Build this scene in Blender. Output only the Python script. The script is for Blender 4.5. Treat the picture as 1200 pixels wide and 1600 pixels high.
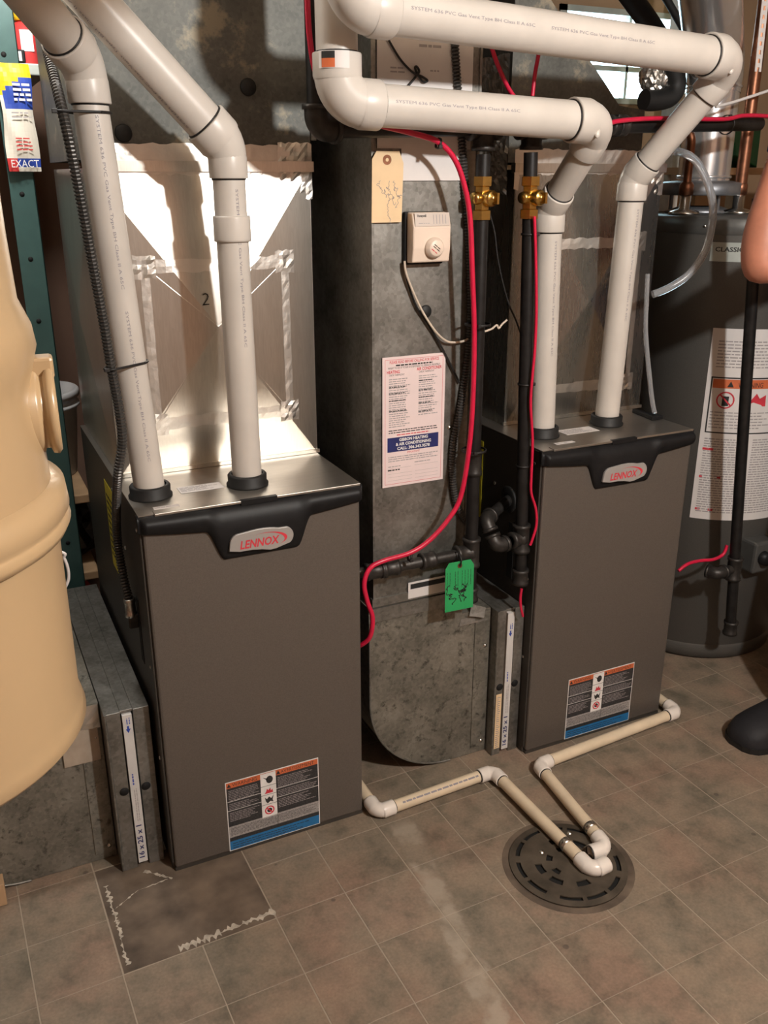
import bpy, bmesh, math, random
from mathutils import Vector, Matrix, Quaternion
random.seed(7)
for o in list(bpy.data.objects): bpy.data.objects.remove(o)
sc = bpy.context.scene
COL = sc.collection
R = math.radians

# ------------------------------------------------------------------ camera
CAM = Vector((0, 0, 1.442)); PITCH = R(20.4); YAW = R(25.6); FPX = 1414.0
FW = Vector((math.sin(YAW)*math.cos(PITCH), math.cos(YAW)*math.cos(PITCH), -math.sin(PITCH)))
RT = Vector((math.cos(YAW), -math.sin(YAW), 0)); UP = RT.cross(FW)
cd = bpy.data.cameras.new('camera'); cam = bpy.data.objects.new('camera', cd); COL.objects.link(cam)
cd.sensor_fit = 'VERTICAL'; cd.sensor_height = 24; cd.sensor_width = 24; cd.lens = FPX/1600*24
cd.clip_start = 0.05
cam.location = CAM; cam.rotation_euler = FW.to_track_quat('-Z', 'Y').to_euler()
sc.camera = cam
# ------------------------------------------------------------------ world, view
w = bpy.data.worlds.new('world'); sc.world = w; w.use_nodes = True
w.node_tree.nodes['Background'].inputs[0].default_value = (0.62, 0.80, 1.0, 1)
w.node_tree.nodes['Background'].inputs[1].default_value = 0.35
sc.view_settings.view_transform = 'Standard'; sc.view_settings.look = 'None'
sc.view_settings.exposure = 0.0; sc.view_settings.gamma = 1.0; sc.view_settings.use_curve_mapping = False
# ------------------------------------------------------------------ lights: the bare ceiling bulb of this room
LAMP_POS = Vector((1.15, -0.22, 2.19)); LAMP_W = 150; LAMP_COL = (1.0, 0.975, 0.93)
LAMP2_POS = Vector((0.212, 1.96, 2.17)); LAMP2_W = 30     # second bulb over the shelving at the left
WINDOW_STRENGTH = 9.0

def ray(u, v): return FW*FPX + RT*(u-600) - UP*(v-800)
def WY(u, v, Y): d = ray(u, v); return CAM + d*(Y/d.y)          # point seen at a photo position on the plane y = Y
def WX(u, v, X): d = ray(u, v); return CAM + d*(X/d.x)
def WZ(u, v, Z=0.0): d = ray(u, v); return CAM + d*((Z-CAM.z)/d.z)

# ================================================================== materials
def srgb(r, g, b):
    f = lambda c: (c/255/12.92) if c/255 <= 0.04045 else ((c/255+0.055)/1.055)**2.4
    return (f(r), f(g), f(b), 1)
def nodes(name):
    m = bpy.data.materials.new(name); m.use_nodes = True
    nt = m.node_tree; return m, nt, nt.nodes['Principled BSDF']
def N(nt, t, **kw):
    n = nt.nodes.new(t)
    for k, v in kw.items():
        if k in n.inputs: n.inputs[k].default_value = v
        else: setattr(n, k, v)
    return n
def ramp(nt, fac, stops):
    r = nt.nodes.new('ShaderNodeValToRGB'); e = r.color_ramp.elements
    while len(e) < len(stops): e.new(0.5)
    for i, (p, c) in enumerate(stops): e[i].position = p; e[i].color = c
    nt.links.new(fac, r.inputs[0]); return r.outputs[0]
def plain(name, col, rough=0.5, metal=0.0, var=0.12, scale=30.0, bump=0.0, bscale=200.0, spec=0.5, coat=0.0):
    m, nt, b = nodes(name); L = nt.links.new
    tc = N(nt, 'ShaderNodeTexCoord')
    n = N(nt, 'ShaderNodeTexNoise', Scale=scale, Detail=4.0); L(tc.outputs['Object'], n.inputs['Vector'])
    lo = tuple(c*(1-var) for c in col[:3])+(1,); hi = tuple(min(1, c*(1+var)) for c in col[:3])+(1,)
    L(ramp(nt, n.outputs[0], [(0.3, lo), (0.7, hi)]), b.inputs['Base Color'])
    b.inputs['Roughness'].default_value = rough; b.inputs['Metallic'].default_value = metal
    b.inputs['Specular IOR Level'].default_value = spec
    if coat: b.inputs['Coat Weight'].default_value = coat
    if bump:
        n2 = N(nt, 'ShaderNodeTexNoise', Scale=bscale, Detail=3.0); L(tc.outputs['Object'], n2.inputs['Vector'])
        bp = N(nt, 'ShaderNodeBump', Strength=bump, Distance=0.002); L(n2.outputs[0], bp.inputs['Height']); L(bp.outputs[0], b.inputs['Normal'])
    return m
def galv(name, dark, light, rough=(0.3, 0.5), metal=0.85, cell=55.0, blot=None, stretch=(1, 1, 1), bump=0.05):
    m, nt, b = nodes(name); L = nt.links.new
    tc = N(nt, 'ShaderNodeTexCoord'); mp = N(nt, 'ShaderNodeMapping'); mp.inputs['Scale'].default_value = stretch
    L(tc.outputs['Object'], mp.inputs['Vector'])
    v = N(nt, 'ShaderNodeTexVoronoi', Scale=cell); L(mp.outputs[0], v.inputs['Vector'])
    bw = N(nt, 'ShaderNodeRGBToBW'); L(v.outputs['Color'], bw.inputs[0])
    n = N(nt, 'ShaderNodeTexNoise', Scale=9.0, Detail=6.0); n.inputs['Roughness'].default_value = 0.65; L(mp.outputs[0], n.inputs['Vector'])
    mx = N(nt, 'ShaderNodeMath', operation='MULTIPLY_ADD'); mx.inputs[1].default_value = 0.16; L(bw.outputs[0], mx.inputs[0])
    sc_ = N(nt, 'ShaderNodeMath', operation='MULTIPLY'); sc_.inputs[1].default_value = 0.75; L(n.outputs[0], sc_.inputs[0]); L(sc_.outputs[0], mx.inputs[2])
    col = ramp(nt, mx.outputs[0], [(0.30, dark), (0.62, light)])
    if blot:
        n3 = N(nt, 'ShaderNodeTexNoise', Scale=blot[0], Detail=8.0); n3.inputs['Roughness'].default_value = 0.7; L(mp.outputs[0], n3.inputs['Vector'])
        f = ramp(nt, n3.outputs[0], [(blot[1], (0, 0, 0, 1)), (blot[2], (1, 1, 1, 1))])
        mix = N(nt, 'ShaderNodeMix', data_type='RGBA'); L(f, mix.inputs[0]); L(col, mix.inputs[6]); mix.inputs[7].default_value = blot[3]; col = mix.outputs[2]
    L(col, b.inputs['Base Color'])
    rr = N(nt, 'ShaderNodeMapRange'); rr.inputs['To Min'].default_value = rough[0]; rr.inputs['To Max'].default_value = rough[1]
    L(mx.outputs[0], rr.inputs['Value']); L(rr.outputs[0], b.inputs['Roughness'])
    b.inputs['Metallic'].default_value = metal
    if bump:
        bp = N(nt, 'ShaderNodeBump', Strength=bump, Distance=0.003); L(n.outputs[0], bp.inputs['Height']); L(bp.outputs[0], b.inputs['Normal'])
    return m
M = {}
M['galv'] = galv('galvanized_steel', (0.15, 0.145, 0.13, 1), (0.35, 0.34, 0.315, 1), (0.38, 0.55), 0.75, 130)
M['galv_boot'] = galv('spangled_galvanized_steel', (0.15, 0.145, 0.122, 1), (0.34, 0.32, 0.275, 1), (0.45, 0.62), 0.6, 140, (42.0, 0.54, 0.66, (0.085, 0.08, 0.066, 1)))
M['galv_old'] = galv('weathered_galvanized_steel', (0.085, 0.087, 0.08, 1), (0.17, 0.17, 0.155, 1), (0.50, 0.64), 0.45, 160, (9.0, 0.56, 0.64, (0.30, 0.265, 0.20, 1)))
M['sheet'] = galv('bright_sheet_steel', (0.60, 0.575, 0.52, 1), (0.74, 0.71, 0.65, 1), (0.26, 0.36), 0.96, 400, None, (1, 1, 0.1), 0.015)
M['sheet_dark_reflect'] = galv('dark_reflecting_sheet_steel', (0.36, 0.35, 0.32, 1), (0.48, 0.465, 0.43, 1), (0.22, 0.34), 0.95, 300, None, (1, 1, 0.1), 0.015)  # same sheet in a darker grey, dark reflections put into the colour
M['lid_steel'] = galv('brushed_lid_steel', (0.40, 0.37, 0.335, 1), (0.50, 0.465, 0.42, 1), (0.30, 0.42), 0.9, 300, None, (0.1, 1, 1), 0.01)
M['foil'] = plain('aluminium_foil_tape', (0.80, 0.77, 0.72), 0.42, 1.0, 0.06, 30, 0.45, 50)
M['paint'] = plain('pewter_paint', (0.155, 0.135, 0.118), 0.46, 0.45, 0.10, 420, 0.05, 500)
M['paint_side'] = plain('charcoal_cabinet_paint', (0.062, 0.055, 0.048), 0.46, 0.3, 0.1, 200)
M['blackp'] = plain('black_plastic', (0.009, 0.009, 0.010), 0.5, 0, 0.2, 60, spec=0.28)
M['badge'] = plain('badge_silver', (0.42, 0.40, 0.385), 0.35, 0.3, 0.03, 30)
M['rubber'] = plain('black_rubber', (0.010, 0.010, 0.010), 0.6, 0, 0.2, 60)
M['pvc'] = plain('vent_pvc', (0.62, 0.575, 0.525), 0.36, 0, 0.05, 14)
M['pvc_dirty'] = plain('dusty_vent_pvc', (0.40, 0.355, 0.315), 0.5, 0, 0.14, 12)
M['pvc_cream'] = plain('cream_drain_pvc', (0.72, 0.60, 0.44), 0.34, 0, 0.08, 18)
M['pvc_white'] = plain('white_pvc_fitting', (0.80, 0.74, 0.68), 0.28, 0, 0.05, 18)
M['ink'] = plain('grey_ink', (0.27, 0.25, 0.28), 0.6)
M['ink_black'] = plain('black_ink', (0.02, 0.02, 0.02), 0.6)
M['ink_red'] = plain('red_ink', (0.62, 0.04, 0.06), 0.55)
M['ink_navy'] = plain('navy_ink', (0.018, 0.025, 0.13), 0.5)
M['ink_blue'] = plain('blue_ink', (0.03, 0.07, 0.38), 0.5)
M['ink_pale'] = plain('pale_print', (0.36, 0.33, 0.33), 0.6)
M['ink_orange'] = plain('orange_print', (0.60, 0.14, 0.05), 0.5)
M['ink_sky'] = plain('sky_blue_print', (0.02, 0.16, 0.38), 0.45)
M['white'] = plain('white_print', (0.80, 0.78, 0.76), 0.5)
M['label_grey'] = plain('grey_label_print', (0.33, 0.31, 0.30), 0.5, 0, 0.35, 260)
M['label_dark'] = plain('dark_label_print', (0.03, 0.03, 0.032), 0.45, 0, 0.5, 260)
M['paper'] = plain('white_paper', (0.72, 0.68, 0.66), 0.6, 0, 0.04, 20)
M['paper_pink'] = plain('pinkish_notice_paper', (0.80, 0.66, 0.65), 0.6, 0, 0.03, 20)
M['manila'] = plain('manila_card', (0.82, 0.60, 0.36), 0.65, 0, 0.05, 20)
M['green_card'] = plain('green_card', (0.02, 0.33, 0.10), 0.6, 0, 0.05, 20)
M['iron'] = plain('black_iron_pipe', (0.020, 0.019, 0.019), 0.40, 0.4, 0.3, 50, 0.1, 150)
M['iron_fit'] = plain('malleable_iron_fitting', (0.050, 0.046, 0.043), 0.45, 0.6, 0.3, 50, 0.2, 180)
M['brass'] = plain('brass', (0.62, 0.40, 0.12), 0.26, 1.0, 0.12, 60)
M['copper'] = plain('copper', (0.24, 0.105, 0.06), 0.42, 0.9, 0.3, 40)
M['red_cable'] = plain('red_cable_jacket', (0.62, 0.012, 0.055), 0.34, 0, 0.08, 40)
M['flex'] = plain('flexible_steel_conduit', (0.11, 0.105, 0.10), 0.42, 0.8, 0.15, 60)
M['steel'] = plain('zinc_steel', (0.62, 0.60, 0.56), 0.26, 1.0, 0.1, 60)
M['chrome'] = plain('polished_flue_aluminium', (0.80, 0.80, 0.80), 0.22, 0.8, 0.04, 8, 0.04, 30)
M['wire_white'] = plain('white_wire', (0.62, 0.52, 0.42), 0.5)
M['wire_black'] = plain('black_wire', (0.012, 0.011, 0.011), 0.5)
M['ivory'] = plain('ivory_plastic', (0.78, 0.64, 0.53), 0.42, 0, 0.03, 20)
M['ivory_shade'] = plain('grey_ivory_faceplate', (0.58, 0.50, 0.44), 0.42, 0, 0.03, 20)
M['cream'] = plain('cream_enamel', (0.40, 0.275, 0.152), 0.30, 0, 0.04, 5, coat=0.15)
M['teal'] = plain('teal_painted_steel', (0.055, 0.115, 0.108), 0.36, 0.1, 0.1, 20)
M['teal_light'] = plain('worn_teal_paint', (0.22, 0.40, 0.34), 0.4, 0.1, 0.1, 20)
M['shelf'] = plain('grey_green_shelf_steel', (0.42, 0.45, 0.42), 0.45, 0.2, 0.1, 20)
M['tank'] = plain('tank_grey_enamel', (0.105, 0.10, 0.092), 0.40, 0.2, 0.08, 300)
M['tank_cap'] = plain('tank_top_grey', (0.12, 0.12, 0.115), 0.40, 0.4, 0.1, 40)
M['hood'] = plain('draft_hood_steel', (0.24, 0.25, 0.27), 0.40, 0.7, 0.1, 40)
M['skin'] = plain('skin', (0.50, 0.20, 0.125), 0.5, 0, 0.12, 25, 0.1, 220)
M['denim'] = plain('dark_trousers', (0.012, 0.012, 0.017), 0.85, 0, 0.2, 80, 0.2, 300)
M['shirt'] = plain('navy_shirt', (0.03, 0.05, 0.12), 0.85, 0, 0.2, 60, 0.2, 300)
M['shoe'] = plain('black_shoe', (0.010, 0.010, 0.013), 0.7, 0, 0.2, 40, 0.2, 200)
M['hair'] = plain('brown_hair', (0.03, 0.018, 0.01), 0.6, 0, 0.3, 60)
M['eye'] = plain('eye_white', (0.75, 0.73, 0.7), 0.3)
M['wood'] = plain('pine_lumber', (0.46, 0.30, 0.17), 0.7, 0, 0.18, 12)
M['wood_white'] = plain('painted_trim', (0.78, 0.74, 0.66), 0.5)
M['green_plastic'] = plain('green_plastic', (0.010, 0.13, 0.055), 0.45)
M['yellow'] = plain('yellow_label', (0.62, 0.52, 0.03), 0.5)
M['bag_yellow'] = plain('yellow_print', (0.85, 0.55, 0.02), 0.35)
M['bag_white'] = plain('clear_bag_film', (0.74, 0.68, 0.58), 0.30, 0, 0.08, 12)
M['bag_red'] = plain('red_print', (0.60, 0.05, 0.05), 0.35)
M['bag_black'] = plain('black_bag_film', (0.008, 0.008, 0.009), 0.3)
M['bucket'] = plain('white_bucket_plastic', (0.62, 0.62, 0.62), 0.4, 0, 0.04, 10)
M['drain'] = plain('sooty_cast_drain', (0.085, 0.068, 0.050), 0.6, 0.3, 0.45, 16, 0.3, 90)
M['hole'] = plain('black_void', (0.004, 0.004, 0.004), 0.8)
M['beige_tape'] = plain('clear_brown_tape', (0.40, 0.33, 0.26), 0.25)
M['filter_white'] = plain('filter_card', (0.62, 0.60, 0.58), 0.6, 0, 0.05, 30)
def tube_clear():
    m, nt, b = nodes('clear_vinyl_tube')
    b.inputs['Base Color'].default_value = (0.75, 0.78, 0.82, 1); b.inputs['Roughness'].default_value = 0.12
    b.inputs['Transmission Weight'].default_value = 0.75; b.inputs['IOR'].default_value = 1.2
    return m
M['vinyl'] = tube_clear()
def wall_mat(name, a, b_, scale=3.0, rough=0.8):
    m, nt, b = nodes(name); L = nt.links.new
    g = N(nt, 'ShaderNodeNewGeometry')
    n = N(nt, 'ShaderNodeTexNoise', Scale=scale, Detail=6.0); L(g.outputs['Position'], n.inputs['Vector'])
    L(ramp(nt, n.outputs[0], [(0.3, a), (0.7, b_)]), b.inputs['Base Color']); b.inputs['Roughness'].default_value = rough
    return m
M['wall'] = wall_mat('brown_wall_board', (0.26, 0.155, 0.11, 1), (0.34, 0.21, 0.15, 1))
M['wall_tan'] = wall_mat('tan_wall_board', (0.30, 0.19, 0.11, 1), (0.38, 0.25, 0.15, 1))
M['ceil'] = wall_mat('ceiling_boards', (0.34, 0.25, 0.17, 1), (0.44, 0.34, 0.24, 1))
def floor_mat(name, is_tile):
    m, nt, b = nodes(name); L = nt.links.new
    g = N(nt, 'ShaderNodeNewGeometry'); oi = N(nt, 'ShaderNodeObjectInfo')
    off = N(nt, 'ShaderNodeVectorMath', operation='MULTIPLY_ADD')
    cb = N(nt, 'ShaderNodeCombineXYZ')
    rs_ = N(nt, 'ShaderNodeMath', operation='MULTIPLY'); rs_.inputs[1].default_value = 0.06; L(oi.outputs['Random'], rs_.inputs[0])
    if is_tile: L(rs_.outputs[0], cb.inputs[2])
    off.inputs[1].default_value = (1, 1, 1); L(g.outputs['Position'], off.inputs[0]); L(cb.outputs[0], off.inputs[2])
    n1 = N(nt, 'ShaderNodeTexNoise', Scale=13.0, Detail=8.0); n1.inputs['Roughness'].default_value = 0.68; L(off.outputs[0], n1.inputs['Vector'])
    n2 = N(nt, 'ShaderNodeTexNoise', Scale=5.5, Detail=4.0); L(off.outputs[0], n2.inputs['Vector'])
    n3 = N(nt, 'ShaderNodeTexNoise', Scale=160.0, Detail=2.0); L(g.outputs['Position'], n3.inputs['Vector'])
    c1 = ramp(nt, n2.outputs[0], [(0.33, (0.21, 0.175, 0.135, 1)), (0.5, (0.235, 0.185, 0.14, 1)), (0.66, (0.255, 0.178, 0.135, 1))])
    c2 = ramp(nt, n1.outputs[0], [(0.34, (0.62, 0.65, 0.63, 1)), (0.48, (0.94, 0.94, 0.92, 1)), (0.66, (1.20, 1.17, 1.12, 1))])
    mu = N(nt, 'ShaderNodeMix', data_type='RGBA', blend_type='MULTIPLY'); mu.inputs[0].default_value = 1; L(c1, mu.inputs[6]); L(c2, mu.inputs[7])
    sp = ramp(nt, n3.outputs[0], [(0.25, (0.86, 0.86, 0.86, 1)), (0.75, (1.1, 1.1, 1.1, 1))])
    mu2 = N(nt, 'ShaderNodeMix', data_type='RGBA', blend_type='MULTIPLY'); mu2.inputs[0].default_value = 1; L(mu.outputs[2], mu2.inputs[6]); L(sp, mu2.inputs[7])
    col = mu2.outputs[2]
    # scuffed pale strip left by an old drain line, and dark spots
    sx = N(nt, 'ShaderNodeSeparateXYZ'); L(g.outputs['Position'], sx.inputs[0])
    a1 = N(nt, 'ShaderNodeMath', operation='MULTIPLY_ADD'); a1.inputs[1].default_value = -0.15; a1.inputs[2].default_value = -0.562; L(sx.outputs[1], a1.inputs[0])
    a2 = N(nt, 'ShaderNodeMath', operation='ADD'); L(sx.outputs[0], a2.inputs[0]); L(a1.outputs[0], a2.inputs[1])
    a3 = N(nt, 'ShaderNodeMath', operation='ABSOLUTE'); L(a2.outputs[0], a3.inputs[0])
    nz = N(nt, 'ShaderNodeMath', operation='MULTIPLY_ADD'); nz.inputs[1].default_value = 0.085; L(n1.outputs[0], nz.inputs[0]); L(a3.outputs[0], nz.inputs[2])
    f1 = ramp(nt, nz.outputs[0], [(0.062, (1, 1, 1, 1)), (0.073, (0, 0, 0, 1))])
    fy = N(nt, 'ShaderNodeMapRange'); fy.inputs['From Min'].default_value = 1.58; fy.inputs['From Max'].default_value = 1.55; L(sx.outputs[1], fy.inputs['Value'])
    fm = N(nt, 'ShaderNodeMath', operation='MULTIPLY'); L(f1, fm.inputs[0]); L(fy.outputs[0], fm.inputs[1])
    n4 = N(nt, 'ShaderNodeTexNoise', Scale=16.0, Detail=5.0); L(g.outputs['Position'], n4.inputs['Vector'])
    pt = ramp(nt, n4.outputs[0], [(0.40, (0.12, 0.12, 0.12, 1)), (0.56, (0.62, 0.62, 0.62, 1))])
    fm2 = N(nt, 'ShaderNodeMath', operation='MULTIPLY'); L(pt, fm2.inputs[1]); L(fm.outputs[0], fm2.inputs[0])
    mx = N(nt, 'ShaderNodeMix', data_type='RGBA'); L(fm2.outputs[0], mx.inputs[0]); L(col, mx.inputs[6]); mx.inputs[7].default_value = (0.40, 0.34, 0.27, 1)
    v = N(nt, 'ShaderNodeTexVoronoi', Scale=9.0); v.inputs['Randomness'].default_value = 1.0; L(g.outputs['Position'], v.inputs['Vector'])
    ds = N(nt, 'ShaderNodeMath', operation='MULTIPLY_ADD'); ds.inputs[1].default_value = 0.09; L(n1.outputs[0], ds.inputs[0]); L(v.outputs['Distance'], ds.inputs[2])
    f2 = ramp(nt, ds.outputs[0], [(0.085, (1, 1, 1, 1)), (0.105, (0, 0, 0, 1))])
    fs = N(nt, 'ShaderNodeMath', operation='MULTIPLY'); fs.inputs[1].default_value = 0.6; L(f2, fs.inputs[0])
    mx2 = N(nt, 'ShaderNodeMix', data_type='RGBA'); L(fs.outputs[0], mx2.inputs[0]); L(mx.outputs[2], mx2.inputs[6]); mx2.inputs[7].default_value = (0.07, 0.055, 0.045, 1)
    col = mx2.outputs[2]
    if not is_tile:
        mp = N(nt, 'ShaderNodeMapping', vector_type='TEXTURE'); mp.inputs['Location'].default_value = (0.592, 1.265, 0); mp.inputs['Rotation'].default_value = (0, 0, R(1.4)); L(g.outputs['Position'], mp.inputs['Vector'])
        bt = N(nt, 'ShaderNodeTexBrick', offset=0.0, squash=1.0); L(mp.outputs[0], bt.inputs['Vector'])
        for k_, v_ in (('Scale', 1.0), ('Mortar Size', 0.0016), ('Mortar Smooth', 0.0), ('Brick Width', 0.1565), ('Row Height', 0.1565*0.99)): bt.inputs[k_].default_value = v_
        mb = N(nt, 'ShaderNodeMix', data_type='RGBA'); L(bt.outputs['Fac'], mb.inputs[0]); L(col, mb.inputs[6]); mb.inputs[7].default_value = (0.34, 0.285, 0.222, 1); col = mb.outputs[2]
    L(col, b.inputs['Base Color'])
    b.inputs['Roughness'].default_value = 0.55; b.inputs['Specular IOR Level'].default_value = 0.35
    bp = N(nt, 'ShaderNodeBump', Strength=0.12, Distance=0.002); L(n1.outputs[0], bp.inputs['Height']); L(bp.outputs[0], b.inputs['Normal'])
    return m
M['tile'] = floor_mat('mottled_vinyl_tile', True)
M['subfloor'] = floor_mat('grout_and_subfloor', False)
M['bare'] = wall_mat('bare_stained_subfloor', (0.06, 0.044, 0.032, 1), (0.20, 0.148, 0.107, 1), 11, 0.75)
M['glue'] = plain('old_floor_glue', (0.44, 0.39, 0.32), 0.8, 0, 0.3, 60, 0.4, 120)
def emit(name, col, s):
    m = bpy.data.materials.new(name); m.use_nodes = True; nt = m.node_tree; nt.nodes.clear()
    e = nt.nodes.new('ShaderNodeEmission'); o = nt.nodes.new('ShaderNodeOutputMaterial')
    e.inputs[0].default_value = col; e.inputs[1].default_value = s; nt.links.new(e.outputs[0], o.inputs[0]); return m
M['daylight'] = emit('daylit_window_glass', (0.62, 0.90, 1.0, 1), WINDOW_STRENGTH)
M['bulb'] = emit('lit_bulb', LAMP_COL+(1,), 30)

# ================================================================== geometry helpers
def frame(o, x, y): # local x,y axes -> matrix at origin o
    x = Vector(x).normalized(); y = Vector(y).normalized(); z = x.cross(y)
    return Matrix(((x.x, y.x, z.x, o[0]), (x.y, y.y, z.y, o[1]), (x.z, y.z, z.z, o[2]), (0, 0, 0, 1)))
def front(x, y, z): return frame((x, y, z), (1, 0, 0), (0, 0, 1))     # a face looking at -y
def catmull(pts, n=8):
    pts = [Vector(p) for p in pts]; out = []
    for i in range(len(pts)-1):
        p0 = pts[max(i-1, 0)]; p1 = pts[i]; p2 = pts[i+1]; p3 = pts[min(i+2, len(pts)-1)]
        for k in range(n):
            t = k/n
            out.append(0.5*((2*p1)+(p2-p0)*t+(2*p0-5*p1+4*p2-p3)*t*t+(3*p1-p0-3*p2+p3)*t**3))
    out.append(pts[-1]); return out
def resample(pts, step):
    out = [pts[0]]; acc = 0
    for a, b in zip(pts, pts[1:]):
        L = (b-a).length
        while acc+L >= step and L > 1e-9:
            t = (step-acc)/L; a = a.lerp(b, t); out.append(a.copy()); L = (b-a).length; acc = 0
        acc += L
    out.append(pts[-1]); return out
class MB:
    def __init__(s): s.v = []; s.f = []; s.mi = []; s.sm = []; s.mats = []
    def m(s, mat):
        if mat not in s.mats: s.mats.append(mat)
        return s.mats.index(mat)
    def add(s, vs, fs, mat, smooth=False, mtx=None):
        o = len(s.v); i = s.m(mat)
        s.v += [tuple(mtx @ Vector(p)) if mtx else tuple(p) for p in vs]
        for f in fs: s.f.append([o+k for k in f]); s.mi.append(i); s.sm.append(smooth)
        return s
    def box(s, a, b, mat, mtx=None, bev=0.0):
        bm = bmesh.new(); bmesh.ops.create_cube(bm, size=1)
        for v in bm.verts: v.co = Vector(((a[0]+b[0])/2+v.co.x*(b[0]-a[0]), (a[1]+b[1])/2+v.co.y*(b[1]-a[1]), (a[2]+b[2])/2+v.co.z*(b[2]-a[2])))
        if bev: bmesh.ops.bevel(bm, geom=bm.edges[:], offset=bev, segments=2, profile=0.5, affect='EDGES')
        return s.bm(bm, mat, False, mtx)
    def bm(s, bm, mat, smooth=False, mtx=None):
        bm.verts.index_update()
        s.add([v.co.copy() for v in bm.verts], [[v.index for v in f.verts] for f in bm.faces], mat, smooth, mtx); bm.free(); return s
    def tube(s, pts, r, mat, n=12, caps=True, smooth=True):
        pts = [Vector(p) for p in pts]; rs = r if isinstance(r, (list, tuple)) else [r]*len(pts)
        vs = []; fs = []; up = None
        for i, p in enumerate(pts):
            t = (pts[min(i+1, len(pts)-1)]-pts[max(i-1, 0)])
            if t.length < 1e-9: t = Vector((0, 0, 1))
            t.normalize()
            if up is None: up = t.orthogonal().normalized()
            else:
                up = up - t*up.dot(t)
                up = up.normalized() if up.length > 1e-6 else t.orthogonal().normalized()
            sd = t.cross(up)
            for k in range(n): a = 2*math.pi*k/n; vs.append(p+(up*math.cos(a)+sd*math.sin(a))*rs[i])
        for i in range(len(pts)-1):
            for k in range(n): fs.append((i*n+k, i*n+(k+1) % n, (i+1)*n+(k+1) % n, (i+1)*n+k))
        s.add(vs, fs, mat, smooth)
        if caps: s.add(vs[:n], [tuple(range(n))[::-1]], mat); s.add(vs[-n:], [tuple(range(n))], mat)
        return s
    def lathe(s, prof, mat, c=(0, 0, 0), n=32, ax=(0, 0, 1), smooth=True, a0=0, a1=2*math.pi):
        ax = Vector(ax).normalized(); u = ax.orthogonal().normalized() if abs(ax.z) < 0.99 else Vector((1, 0, 0)); w_ = ax.cross(u); c = Vector(c)
        full = abs(a1-a0-2*math.pi) < 1e-6; cols = n if full else n+1
        vs = [c+ax*z+(u*math.cos(a0+(a1-a0)*k/n)+w_*math.sin(a0+(a1-a0)*k/n))*r for (r, z) in prof for k in range(cols)]
        fs = []
        for i in range(len(prof)-1):
            for k in range(n): k2 = (k+1) % cols if full else k+1; fs.append((i*cols+k, i*cols+k2, (i+1)*cols+k2, (i+1)*cols+k))
        return s.add(vs, fs, mat, smooth)
    def cyl(s, a, b, r, mat, n=20): return s.tube([a, b], r, mat, n)
    def prism(s, poly, depth, mat, mtx=None, bev=0.0):   # polygon in local xy, extruded to +z by depth
        bm = bmesh.new(); vs = [bm.verts.new((p[0], p[1], 0)) for p in poly]; f = bm.faces.new(vs)
        r = bmesh.ops.extrude_face_region(bm, geom=[f])
        for e in r['geom']:
            if isinstance(e, bmesh.types.BMVert): e.co.z += depth
        bmesh.ops.recalc_face_normals(bm, faces=bm.faces[:])
        if bev:
            ed = [e for e in bm.edges if all(abs(v.co.z-depth) < 1e-7 for v in e.verts)]
            bmesh.ops.bevel(bm, geom=ed, offset=bev, segments=2, profile=0.5, affect='EDGES')
        return s.bm(bm, mat, False, mtx)
    def rect(s, x0, y0, x1, y1, z, mat, mtx): return s.add([(x0, y0, z), (x1, y0, z), (x1, y1, z), (x0, y1, z)], [(0, 1, 2, 3)], mat, False, mtx)
    def poly(s, pts, z, mat, mtx): return s.add([(p[0], p[1], z) for p in pts], [tuple(range(len(pts)))], mat, False, mtx)
    def disc(s, x, y, r, z, mat, mtx, n=16, sx=1.0): return s.poly([(x+sx*r*math.cos(2*math.pi*k/n), y+r*math.sin(2*math.pi*k/n)) for k in range(n)], z, mat, mtx)
    def ring(s, x, y, r0, r1, z, mat, mtx, n=20, sx=1.0):
        vs = [(x+sx*r*math.cos(2*math.pi*k/n), y+r*math.sin(2*math.pi*k/n), z) for r in (r0, r1) for k in range(n)]
        return s.add(vs, [(k, (k+1) % n, n+(k+1) % n, n+k) for k in range(n)], mat, False, mtx)
    def text(s, t, x, y, size, z, mat, mtx, align='CENTER', width=None, shear=0.0, bold=0.0, rot=0.0):
        cu = bpy.data.curves.new('t', 'FONT'); cu.body = t; cu.size = size; cu.align_x = align; cu.shear = shear; cu.offset = bold; cu.resolution_u = 2; cu.fill_mode = 'FRONT'
        ob = bpy.data.objects.new('t', cu); COL.objects.link(ob)
        me = bpy.data.meshes.new_from_object(ob.evaluated_get(bpy.context.evaluated_depsgraph_get()))
        vs = [v.co.copy() for v in me.vertices]; fs = [tuple(p.vertices) for p in me.polygons]
        bpy.data.objects.remove(ob); bpy.data.curves.remove(cu); bpy.data.meshes.remove(me)
        if not vs: return s
        sx = 1.0
        if width:
            ww = max(v.x for v in vs)-min(v.x for v in vs); sx = width/ww if ww else 1
        c, d = math.cos(rot), math.sin(rot)
        return s.add([(x+c*v.x*sx-d*v.y, y+d*v.x*sx+c*v.y, z) for v in vs], fs, mat, False, mtx)
    def greek(s, x0, y0, x1, y1, lh, z, mat, mtx, fill=0.8, seed=0, th=0.5):   # lines of print too small to read
        rn = random.Random(seed); y = y1-lh
        while y >= y0-1e-6:
            x = x0; end = x0+(x1-x0)*rn.uniform(fill, 1)
            while x < end:
                wd = rn.uniform(1.2, 4.5)*lh*0.55; s.rect(x, y, min(x+wd, end), y+lh*th, z, mat, mtx); x += wd+lh*0.3
            y -= lh
        return s
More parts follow.
